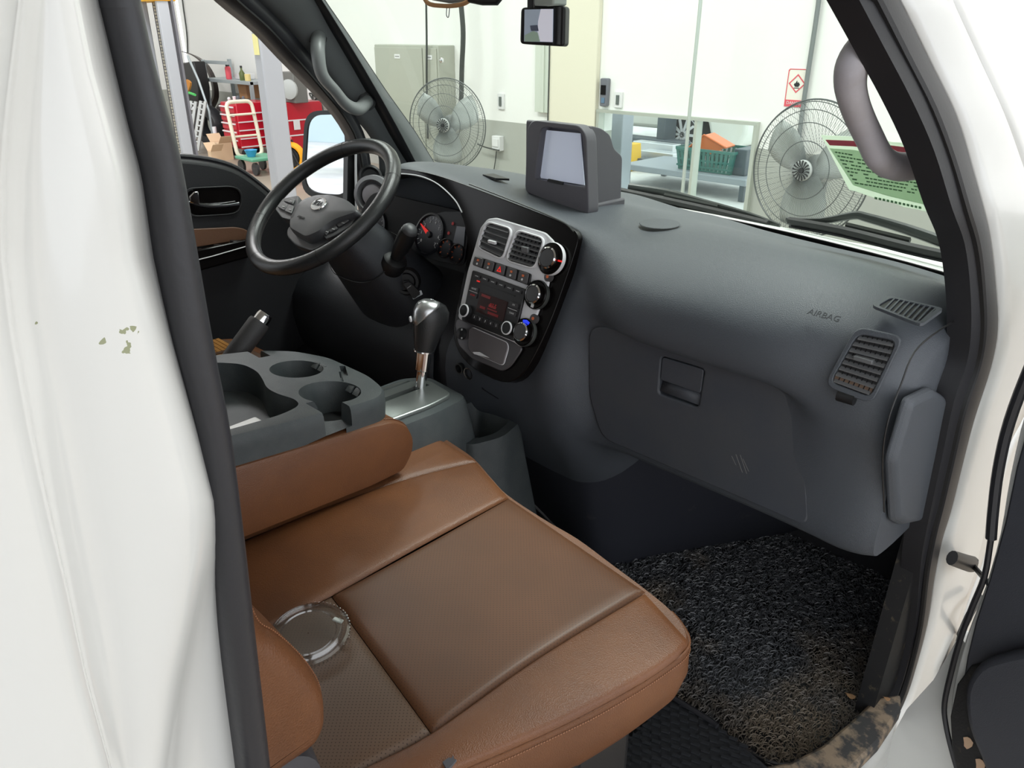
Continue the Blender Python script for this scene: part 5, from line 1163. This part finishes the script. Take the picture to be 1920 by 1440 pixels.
# ---------------------------------------------------------------- handbrake
h0=at(405,715,0,-.265); h1=at(487,603,0,-.265); hd=(h1-h0)
hb=thing('handbrake','black handbrake lever with chrome button behind the cup holder console','handbrake',(h0.x,h0.y,.98))
part('grip',G().tube([h0-hd*.3,h0,h0.lerp(h1,.5),h0.lerp(h1,.97),h1],[.017,.018,.0205,.0205,.019],18),mat('grip_rubber',(.035,.033,.034),.6,bump=(500,.4)),hb)
part('chrome_button',G().lathe([(.015,-.002),(.0152,.012),(.0135,.018),(.004,.020)],h1,hd,24),chrome_m,hb)
part('lever_base',G().tube([h0-hd*.3,h0-hd*.3+V3(0,-.05,-.12)],.014,10),black_m,hb)
# ================================================================ SEATS
seat=thing('passenger_seat','tan leather passenger seat cushion with perforated centre panel','seat',(.40,.4,.60))
part('perforated_panel',patch(([(622,1113),(790,1022),(955,930)],[(810,1370),(1010,1228),(1212,1105)]),1.008,-.006,.006,20,20,.045),perf_m,seat)
part('inner_bolster',patch(([(380,1245),(490,1180),(620,1112),(785,1020),(954,929)],[(380,1045),(460,1010),(600,952),(760,896),(893,863)]),1.009,.012,.006,24,14,.05),tan_m,seat)
part('centre_panel',patch(([(420,1022),(540,976),(758,896),(894,862)],[(300,850),(420,800),(600,770),(745,772)]),1.009,.006,.005,20,14,.05),tan_m,seat)
part('rear_panel',patch(([(380,1245),(490,1181),(621,1114)],[(560,1500),(700,1428),(809,1371)]),1.008,-.002,.006,14,18,.05),perfmat('rear_perforated',(.14,.085,.055),(.05,.025,.014)),seat)
edge_px=[(1270,1165),(1291,1196),(1272,1222),(1200,1275),(1120,1320),(1050,1355),(950,1400),(850,1442),(700,1502),(560,1560)]
part('outer_bolster',patch(([(560,1502),(700,1430),(812,1371),(1010,1230),(1213,1106)],[(560,1556),(700,1500),(850,1440),(1050,1353),(1200,1273),(1262,1232),(1286,1208),(1289,1190)]),1.008,.022,.008,26,14,.06),tan_m,seat)
# rounded front right corner of the bolster
# outline of cushion along front and outer side, and its skirts
out_px=[(640,742),(735,766),(800,800),(860,838),(893,862),(925,898),(954,928),(1020,972),(1085,1010),(1150,1058),(1213,1105),(1258,1142),(1284,1175),(1291,1198),(1282,1215),(1258,1234),(1200,1273),(1120,1319),(1050,1353),(950,1399),(850,1440),(700,1500),(560,1556)]
OUT=cr([at(x,y,2,1.002) for x,y in out_px],4)
def nrm(P):
    N=[]
    for i in range(len(P)):
        a=P[max(i-1,0)]; b=P[min(i+1,len(P)-1)]; d=(b-a); N.append(V3(-d.y,d.x,0).normalized())
    return N
N_=nrm(OUT); 
if N_[0].y<0: N_=[-n for n in N_]
lev=[(-.04,-.006),(-.012,.0005),(-.003,.001),(.0,-.004),(.003,-.02),(.004,-.05),(-.006,-.09),(-.025,-.125),(-.06,-.155),(-.10,-.17)]
part('skirt',G().loft([[p+n*a+V3(0,0,b) for a,b in lev] for p,n in zip(OUT,N_)]),tan_m,seat,ang=60)
pip=[p+n*.0015+V3(0,0,-.006) for p,n in zip(OUT,N_)]
part('piping',G().tube(pip[44:],.0022,6),tan_m,seat)
st_=[p+n*.0035+V3(0,0,-.016) for p,n in zip(OUT,N_)]
g=G(); SS=resam_o(st_[46:],150)
for a,b in zip(SS[::1],SS[1:]): 
    g.tube([a.lerp(b,.2),a.lerp(b,.75)],.0007,4)
part('stitches',g,tan_t,seat)
# support base under the cushion
part('seat_base',G().box((.36,.30,.79),(.50,.72,.33)),black_m,seat,bev=.02)
# torn stitching near the lower edge, grey foam showing
foam=mat('foam_grey',(.09,.09,.10),.9)
for pts in ([(830,1432),(842,1424),(856,1428),(846,1440),(838,1446)],[(846,1426),(850,1419),(852,1430)]):
    part('tear',G().prism([at(x,y,2,1.012) for x,y in pts],(0,0,.003)),foam,seat,smooth=False)
# backrest (its lower outer bolster shows beyond the door pillar)
xb=.545
bp_=[(592,1300),(585,1262),(560,1222),(530,1190),(500,1165),(470,1143),(440,1060),(380,900),(300,640)]
BF=[at(x,y,0,xb) for x,y in bp_]
bk=seat
low_=[at(x,y,0,xb) for x,y in ((588,1330),(572,1362),(548,1385))]
prof_=cr(low_[::-1]+BF,4); back=[Vector((p.x,p.y-.16,p.z+.0)) for p in prof_[::-1]]
sec0=prof_+back
S=[]
for dx,k in ((.045,.80),(.040,.90),(.028,.965),(.010,1.0),(-.06,1.0),(-.12,.97),(-.38,.97),(-.44,.9)):
    c=sum(sec0,Vector())/len(sec0); S.append([c+(p-c)*k+V3(dx,0,0) if k<1 else p+V3(dx,0,0) for p in sec0])
def insl(P,k):
    n=len(P); out=[]
    for i in range(n):
        d=(P[(i+1)%n]-P[i-1]); nn=V3(0,d.z,-d.y).normalized(); out.append(P[i]-nn*k)
    return out
test=insl(sec0,.01); c=sum(sec0,Vector())/len(sec0)
sg=1 if sum((p-c).length for p in test)<sum((p-c).length for p in sec0) else -1
S=[[p+V3(dx,0,0) for p in insl(sec0,sg*k)] for dx,k in ((.030,.016),(.027,.009),(.019,.004),(.006,.001),(-.05,0),(-.10,.004),(-.36,.004),(-.42,.012))]
part('backrest',G().loft(S,closed=True,cap=True),tan_m,bk,ang=60)
E2_=[p+V3(.012,0,0) for p in insl(cr(low_[::-1]+BF,4),sg*.0015)]
g=G(); SS=resam_o(E2_,150)
for a,b in zip(SS,SS[1:]): g.tube([a.lerp(b,.2),a.lerp(b,.75)],.0007,4)
part('stitches',g,tan_t,bk)
P=at(560,1425,0,.56); part('recliner_cover',G().lathe([(.045,-.02),(.05,0),(.045,.02),(.02,.028)],P+V3(-.01,-.03,-.02),(1,0,0),28),mat('recliner_grey',(.05,.05,.058),.5),bk)
# ---------------------------------------------------------------- folded centre backrest with cup-holder console
ar=thing('folded_armrest','tan padded folded centre backrest lying between the seats','armrest',(-.07,.4,1.015))
A_=[(.02,1.045),(.02,1.185),(.383,1.150),(.60,1.130),(.655,1.121),(.682,1.103),(.694,1.075),(.690,1.048),(.668,1.020),(.60,1.018),(.38,1.030)]
sec=rnd([V3(.1,y,z) for y,z in A_],.012,3); c=V3(.1,.36,1.09)
def sc(P,d,dx):
    out=[]
    n=len(P)
    for i in range(n):
        e=(P[(i+1)%n]-P[i-1]); nn=V3(0,e.z,-e.y).normalized(); out.append(P[i]+nn*d*SG+V3(dx,0,0))
    return out
SG=1; t1=sc(sec,-.01,0); SG=1 if sum((p-c).length for p in t1)<sum((p-c).length for p in sec) else -1
part('padding',G().loft([sc(sec,-.010,.004),sc(sec,-.003,.002),sc(sec,0,-.006),sc(sec,0,-.33),sc(sec,-.01,-.34)],closed=True,cap=True),tan_m,ar,ang=50)
sm=sc(sec,.0008,-.012); idx=[i for i,p in enumerate(sm) if p.y>.62]
g=G(); SS=resam_o([sm[i] for i in idx],34)
for a,b in zip(SS,SS[1:]): g.tube([a.lerp(b,.2),a.lerp(b,.75)],.0007,4)
part('stitches',g,tan_t,ar); part('seam',G().tube([sm[i]+V3(.003,0,0) for i in idx],.0011,5),tan_s,ar)
boolcut([o for o in ar.children if o.name.startswith('padding')][0],[G().box((-.062,.33,1.175),(.275,.70,.13))])
con=thing('cup_holder_console','dark grey plastic console with two cup holders on top of the armrest','console',(-.07,.4,1.12))
def tz(y): return 1.165+(.65-y)*.11
ol=[(.098,.02),(.098,.585),(.092,.640),(.062,.668),(.0,.682),(-.12,.678),(-.185,.645),(-.222,.59),(-.235,.52),(-.235,.02)]
olr=rnd([V3(x,y,0) for x,y in ol],.02,4)
def lv(k,z): return [V3(-.07+(p.x+.07)*k,.35+(p.y-.35)*(1-(1-k)*.6),z(p.y)) for p in olr]
cb=part('tray_body',G().loft([lv(1.0,lambda y:1.112),lv(1.012,lambda y:tz(y)-.018),lv(1.008,lambda y:tz(y)-.006),lv(.99,lambda y:tz(y)),lv(.96,lambda y:tz(y)+.001)],closed=True,cap=True),cons_m,con)
c1=at(622,738,2,1.168); c2=at(558,692,2,1.170)
def cup(c,r=.047): return G().lathe([(r*.86,-.055),(r*.93,-.02),(r,.0),(r*1.12,.012)],c,(0,0,1),40)
tray=[(-.205,.06),(-.205,.50),(-.17,.54),(-.12,.543),(-.075,.530),(-.04,.517),(-.005,.518),(.030,.530),(.058,.522),(.074,.48),(.081,.40),(.082,.06)]
tr=rnd([V3(x,y,0) for x,y in tray],.02,4)
boolcut(cb,[cup(c1),cup(c2,.044),G().loft([[V3(-.07+(p.x+.07)*.94,p.y*.985,1.128) for p in tr],[V3(p.x,p.y,1.25) for p in tr]],closed=True,cap=True),
  G().box((.085,.553,1.168),(.07,.048,.056)),G().box((-.215,.585,1.16),(.07,.022,.06)),
  G().box((-.045,.660,1.168),(.050,.010,.03),rotm('Z',-28)),G().box((-.022,.640,1.168),(.050,.004,.03),rotm('Z',-28))])
for c,sg_ in ((c1,1),(c2,1)):
    for dx in (-.010,.010): part('cup_clip',G().prism([c+V3(dx-.008,.036,-.012),c+V3(dx+.008,.036,-.012),c+V3(dx+.007,.043,-.004),c+V3(dx-.007,.043,-.004)],(0,.004,.001)),cons_m,con)
    part('cup_floor',G().lathe([(.038,0),(.038,.002)],c+V3(0,0,-.0535),(0,0,1),30),black_m,con)
pp=[at(x,y,2,1.150) for x,y in ((380,812),(428,795),(486,782),(504,792),(440,808),(385,824))]
tag(part('white_card',G().box((.025,.43,1.146),(.085,.10,.008),rotm('Z',3)),mat('card_white',(.82,.82,.8),.4),bev=.003),'white flat phone-sized card lying in the console tray','card')
# ---------------------------------------------------------------- driver seat with slatted mat
ds=thing('driver_seat','tan leather driver seat cushion with dark piping beyond the console','seat',(-.45,.4,.6))
part('cushion',G().prism(rnd([V3(-.70,.02,.90),V3(-.25,.02,.90),V3(-.25,.775,.90),V3(-.66,.765,.90),V3(-.70,.70,.90)],.04,4),(0,0,.135)),tan_m,ds,bev=.022,seg=4)
mp_=[V3(-.672,.05,1.037),V3(-.29,.05,1.037),V3(-.29,.735,1.037),V3(-.63,.728,1.037),V3(-.672,.68,1.037)]
sm_=thing('seat_mat','honey-coloured bamboo slat seat mat on the driver seat','mat',(-.48,.4,1.036))
part('mat_border',G().prism(rnd(mp_,.03,4),(0,0,.006)),mat('mat_edge',(.10,.05,.025),.7),sm_,bev=.002)
g=G()
for i in range(62):
    y=.06+i*.0105; g.box((-.478,y,1.0445),(.345,.0085,.004))
part('slats',g,mat('bamboo',(.42,.20,.055),.4,col2=(.34,.15,.04),cs=30),sm_,kind='stuff')
part('mat_tape',G().box((-.56,.39,1.0475),(.012,.66,.002)),mat('mat_edge',(.1,.05,.02),.7),sm_)
# ---------------------------------------------------------------- clear plastic lid left on the seat
glassmat('clear_plastic',(.90,.90,.90),.12,.20,.9)
c=at(578,1188,2,1.022); lt=thing('cup_lid','clear round plastic cup lid lying on the passenger seat','lid',tuple(c))
cp=MATS['clear_plastic']
part('rim',G().lathe([(.0490,-.006),(.0510,-.004),(.0510,.001),(.0480,.003),(.0455,.0)],c,(.05,-.1,1),48,cap=False),cp,lt)
part('dome',G().lathe([(.0455,0),(.0430,.007),(.0415,.008),(.040,.002),(.010,.001),(.001,.001)],c,(.05,-.1,1),48,cap=False),cp,lt)
part('groove',G().lathe([(.0360,.002),(.0350,.004),(.0340,.002)],c,(.05,-.1,1),48,cap=False),cp,lt)
g=G()
for k in range(60):
    a=2*math.pi*k/60; g.box(c+V3(.0512*math.cos(a),.0512*math.sin(a),-.002-.0026*math.cos(a)+.0051*math.sin(a)),(.0012,.0012,.005))
part('knurling',g,cp,lt,smooth=False)
part('tab',G().box(c+V3(.012,.036,.006),(.014,.006,.003),rotm('Z',20)),mat('plastic_white',(.6,.65,.6),.2),lt,bev=.001)
# ---------------------------------------------------------------- coil floor mat
mo_px=[(1120,1040),(1165,1060),(1210,1040),(1255,1024),(1350,1006),(1440,998),(1500,990),(1565,1015),(1630,1052),(1672,1095),(1692,1140),(1693,1200),(1672,1260),(1640,1310),(1600,1348),(1540,1398),(1480,1432),(1440,1424),(1400,1400),(1340,1352),(1300,1322),(1262,1302),(1180,1300),(1080,1200)]
zf=.572
OM=[at(x,y,2,zf) for x,y in mo_px]
OM=rnd(OM,.02,2)
fm=thing('floor_mat','grey-black coil loop floor mat browned with dust in the passenger footwell','mat',(.5,1.2,.56))
part('backing',G().prism([p+V3(0,0,-.018) for p in OM],(0,0,.014)),black_m,fm,bev=.003)
P2=np.array([[p.x,p.y] for p in OM])
def inside(x,y):
    r=np.zeros(len(x),bool); j=len(P2)-1
    for i in range(len(P2)):
        xi,yi=P2[i]; xj,yj=P2[j]; c=((yi>y)!=(yj>y))&(x<(xj-xi)*(y-yi)/(yj-yi+1e-12)+xi); r^=c; j=i
    return r
lo,hi=P2.min(0),P2.max(0); xs=rng.uniform(lo[0],hi[0],60000); ys_=rng.uniform(lo[1],hi[1],60000); k=inside(xs,ys_); xs,ys_=xs[k][:15000],ys_[k][:15000]
V=[];F=[]; M=len(xs)
for i in range(M):
    a0=rng.uniform(0,6.28); R_=rng.uniform(.003,.0065); tl=rng.uniform(-.9,.9); ar_=rng.uniform(2.2,4.6); base=len(V); ns=6
    ux,uy=math.cos(tl*3),math.sin(tl*3); z0=zf+rng.uniform(-.006,.003)
    for s in range(ns+1):
        a=a0+ar_*s/ns; lx=R_*math.cos(a)*1.5; ly=R_*math.sin(a)
        px_=xs[i]+lx*ux-ly*uy*.8; py_=ys_[i]+lx*uy+ly*ux*.8; pz=z0+.004*math.sin(a+tl*4)
        V+=[(px_,py_,pz+.0010),(px_+.0009*uy,py_-.0009*ux,pz-.0006),(px_-.0009*uy,py_+.0009*ux,pz-.0006)]
    for s in range(ns):
        b=base+s*3; F+=[(b,b+1,b+4,b+3),(b+1,b+2,b+5,b+4),(b+2,b,b+3,b+5)]
coil=mat('coil_vinyl',(.085,.09,.098),.35,col2=(.20,.165,.125),cs=5,fac=(.46,.66))
# dust gathers on the door side and near the sill: shift the noise ramp along the real mat
nt=coil.node_tree; rp_=[n for n in nt.nodes if n.type=='VALTORGB'][0]; nz=[n for n in nt.nodes if n.type=='TEX_NOISE'][0]
ge=[n for n in nt.nodes if n.type=='NEW_GEOMETRY'][0]; sx_=nt.nodes.new('ShaderNodeSeparateXYZ'); nt.links.new(ge.outputs['Position'],sx_.inputs[0])
m1=nt.nodes.new('ShaderNodeMath'); m1.operation='MULTIPLY_ADD'; m1.inputs[1].default_value=-.55; m1.inputs[2].default_value=.63; nt.links.new(sx_.outputs['Y'],m1.inputs[0])
m2=nt.nodes.new('ShaderNodeMath'); m2.operation='ADD'; nt.links.new(m1.outputs[0],m2.inputs[0]); nt.links.new(nz.outputs['Fac'],m2.inputs[1]); nt.links.new(m2.outputs[0],rp_.inputs[0])
me=bpy.data.meshes.new('coil_pile'); me.from_pydata(V,[],F); me.materials.append(coil); me.update()
o=bpy.data.objects.new('coil_pile',me); COL.objects.link(o); o.parent=fm; o.location=-WL[fm.name]; o['kind']='stuff'
part('edge_binding',G().tube([p+V3(0,0,-.006) for p in OM],.0035,6,closed=True),rubber_m,fm)
# ribbed rubber flooring at the seat foot and black trim strip
rf=thing('rubber_floor_cover','black ribbed rubber floor cover at the foot of the passenger seat','floor cover',(.5,.9,.6))
RC=[(1262,1300),(1310,1338),(1345,1360),(1400,1402),(1450,1445),(1440,1520),(1100,1520),(1100,1440),(1180,1380)]
RP=[at(x,y,2,.60) for x,y in RC]; part('sheet',G().prism(RP,(0,0,-.03)),mat('sheet_rubber',(.028,.03,.034),.5,bump=(300,.3)),rf,bev=.004)
g=G(); P3=[(p.x,p.y) for p in RP]
c=at(1230,1390,2,.603)
for i in range(-9,10):
    for j in range(-7,8):
        p=c+V3(.020*i+.010*(j%2),.014*j,0); X=np.array([p.x]);Y=np.array([p.y])
        P2b=P2; P2=np.array(P3); ok=inside(X,Y)[0]; P2=P2b
        if ok: g.box(p,(.014,.005,.003),rotm('Z',20))
part('ribs',g,MATS['sheet_rubber'],rf,kind='stuff')
part('trim_strip',G().tube(cr([at(x,y,2,.607) for x,y in ((1250,1300),(1290,1325),(1330,1350),(1345,1362))],4),.005,8),rubber_m,rf)
# dry leaves and crumbs
lf=mat('dry_leaf',(.42,.24,.12),.7); lf2=mat('pale_crumb',(.62,.42,.28),.7)
for i,(x,y,s,z,lab) in enumerate(((1683,1247,.010,.61,'pale curled leaf on the sill rubber at the door edge'),(1594,1305,.009,.582,'small orange-brown leaf on the floor mat near the sill'),(1662,1310,.006,.61,'tiny brown leaf scrap beside the dirty sill plate'),(1815,1393,.010,.62,'pale leaf on the open door\'s black lower panel'))):
    if i==3: continue
    p=at(x,y,2,z); pts=[p+V3(s*math.cos(a)*(1+.3*math.sin(3*a)),s*.6*math.sin(a),.002*math.sin(2*a)) for a in np.linspace(0,2*math.pi,10)[:-1]]
    tag(part('dry_leaf',G().prism(pts,(0,0,.0012)),lf if i else lf2),lab,'leaf')
# ================================================================ DRIVER DOOR (far side)
dd=thing('driver_door','dark driver door panel with chrome lever handle and tan insert','door',(-.78,.8,.60))
top=[(150,330),(250,300),(320,297),(360,298),(410,306),(450,320),(490,348),(520,374),(560,405),(610,440),(660,470),(700,500)]
xd=-.775
T_=cr([at(x,y,0,xd) for x,y in top],3); bot=[V3(xd,T_[-1].y,.62),V3(xd,T_[0].y,.62)]
door_m=mat('door_black',(.016,.016,.018),.45,bump=(700,.25),kind='leather')
part('panel',G().prism(T_+bot,(-.04,0,0)),door_m,dd,bev=.012,seg=3)
part('sill_seal',G().tube([p+V3(-.012,0,.004) for p in T_],.006,8),rubber_m,dd)
part('outer_skin',G().prism([p+V3(-.045,0,-.02) for p in T_]+[V3(xd-.045,T_[-1].y,.45),V3(xd-.045,T_[0].y,.45)],(-.02,0,0)),white_p,dd)
rc=rnd([at(x,y,0,xd+.003) for x,y in ((338,352),(440,347),(455,362),(452,392),(440,402),(345,408))],.03,5)
I_=inset(rc,.90,V3(0,0,0)); part('handle_bezel',G().ring(rc,I_,V3(.005,0,0),60),door_m,dd,bev=.0015)
part('handle_well',G().prism(I_,(.001,0,0)),gloss_m,dd)
lv_=[at(x,y,0,xd+.014) for x,y in ((340,381),(358,380),(372,384),(392,387),(420,386),(448,382))]
ll=part('door_lever',G().tube(cr(lv_,4),[.0045]*21,8,flat=.7),chrome_m,dd)
part('lever_knob',G().prism([at(x,y,0,xd+.012) for x,y in ((353,368),(362,359),(370,358),(373,384),(355,380))],(.006,0,0)),chrome_m,dd,bev=.002)
part('tan_insert',G().prism(rnd([at(x,y,0,xd+.004) for x,y in ((340,430),(440,425),(462,430),(474,446),(420,455),(345,467))],.012),(.004,0,0)),mat('insert_tan',(.14,.065,.035),.5,bump=(650,.3)),dd,bev=.002)
sp_=[at(x,y,0,xd+.05) for x,y in ((345,474),(400,462),(475,446),(485,470),(470,482),(350,515))]
ap=part('switch_panel',G().prism(sp_,(-.045,0,-.01)),gloss_m,dd,bev=.004)
part('panel_line',G().tube([at(x,y,0,xd+.052) for x,y in ((352,492),(400,480),(465,461))],.0012,5),silver_m,dd)
for i in range(3):
    x=385+i*30; y=473-i*8; part('window_switch',G().box(at(x,y,0,xd+.035)+V3(0,0,.004),(.018,.03,.008),rotm('X',-10)),black_m,ap,bev=.002)
part('map_pocket',G().loft([[V3(xd+.004,y,z),V3(xd+.03+.03*math.sin((y-.3)*2.6),y,z-.02),V3(xd+.03,y,z-.14),V3(xd+.004,y,z-.2)] for y,z in ((.35,.86),(.5,.85),(.7,.855),(.9,.88),(1.05,.94),(1.15,1.0))]),door_m,dd,solid=.006)
# ================================================================ PASSENGER DOOR (near side, swung open beyond the front frame)
pd_=Pl((.90,1.27,.8),(-.30,-.95,0)); q=pd_.q
od=thing('passenger_door','open white passenger door with dark grey inner panel at the right edge','door',tuple(q(1830,1250)))
sh_=[(2150,420),(1990,600),(1925,760),(1893,890),(1874,1000),(1846,1100),(1812,1190),(1790,1270),(1782,1330),(1788,1400),(1806,1470),(1840,1600),(2200,1600)]
part('shell',G().prism(cr(pd_.qs(sh_,0),3)[:-3]+[q(2200,1600)],pd_.n*-.06),white_p,od,bev=.004)
ip=[(2150,460),(2010,620),(1950,745),(1915,870),(1893,975),(1864,1080),(1838,1160),(1822,1225),(1816,1262),(1850,1600),(2200,1600)]
panel_m=mat('open_door_grey',(.055,.058,.07),.5,bump=(900,.25),kind='leather')
part('inner_panel',G().prism(pd_.qs(ip,.001),pd_.n*.014),panel_m,od,bev=.004,seg=2)
lp_=[(1826,1245),(1845,1240),(1900,1270),(1950,1300),(2000,1640),(1835,1640),(1806,1470),(1790,1400),(1787,1340),(1800,1280)]
part('lower_panel',G().prism(pd_.qs(lp_,.012),pd_.n*.008),mat('door_dusty_black',(.012,.012,.013),.6,bump=(220,.6),col2=(.07,.055,.04),cs=28,fac=(.62,.74)),od,bev=.002)
bl=[(2100,1190),(1960,1205),(1895,1218),(1853,1236),(1829,1277),(1830,1330),(1840,1370),(1866,1435),(1900,1560),(2100,1600)]
part('speaker_bulge',G().prism(cr(pd_.qs(bl,.018),3),pd_.n*.03),panel_m,od,bev=.012,seg=3)
rb_=[(1990,560),(1935,680),(1893,790),(1872,880),(1862,960),(1858,1010)]
part('weather_strip',G().tube(cr(pd_.qs(rb_,.012),4),.0085,8),rubber_m,od)
rb2=[(1858,1010),(1846,1080),(1822,1140),(1800,1200),(1783,1262),(1771,1318),(1773,1356),(1784,1405),(1800,1460),(1830,1560)]
part('weather_strip',G().tube(cr(pd_.qs(rb2,.010),4),.0048,8),rubber_m,od)
for x,y in ((1815,1393),(1838,1434)):
    p=q(x,y,.021); part('dust_fleck',G().prism([p+pd_.u*.008*math.cos(a)*(1+.3*math.sin(3*a))+pd_.v*.013*math.sin(a) for a in np.linspace(0,2*math.pi,10)[:-1]],pd_.n*.001),lf2,od,smooth=False)
# door check strap and hinge
ck=thing('door_check','black door check arm reaching from the white frame to the open door','door check',tuple(at(1790,1045,0,.80)))
a=at(1785,1046,0,.808); b=at(1822,1058,0,.812); e=q(1852,1092,.0)
part('bracket',G().tube([a,a.lerp(b,.5)+V3(.004,0,0),b],[.013,.0145,.016],12,flat=.65),black_m,ck)
part('pin',G().lathe([(.008,-.012),(.009,.012),(.004,.015)],b,(0,0,1),14),black_m,ck)
part('strap',G().tube([b,b.lerp(e,.5),e],.006,8,flat=.5),black_m,ck)
hb_=[(1745,1290),(1760,1240),(1775,1215)]
part('harness_boot',G().tube(cr([at(1838,1120,0,.815),at(1822,1145,0,.82),at(1812,1165,0,.82),at(1800,1190,0,.80)],3),.007,10),black_m,cab)
part('hinge',G().prism(rnd([at(x,y,0,.80) for x,y in ((1792,1200),(1812,1180),(1812,1250),(1780,1310),(1760,1330),(1766,1260))],.01),(.008,0,0)),white_p,cab,bev=.003)
part('bolt_cap',G().lathe([(.012,0),(.011,.003)],at(1748,1390,0,.80),(1,0,0),16),black_m,cab)

part('hinge_pillar',G().prism(pd_.qs([(1700,1330),(1750,1275),(1800,1190),(1830,1240),(1812,1330),(1826,1480),(1850,1620),(1640,1620),(1640,1440)],-.02),pd_.n*-.02),white_p,cab)
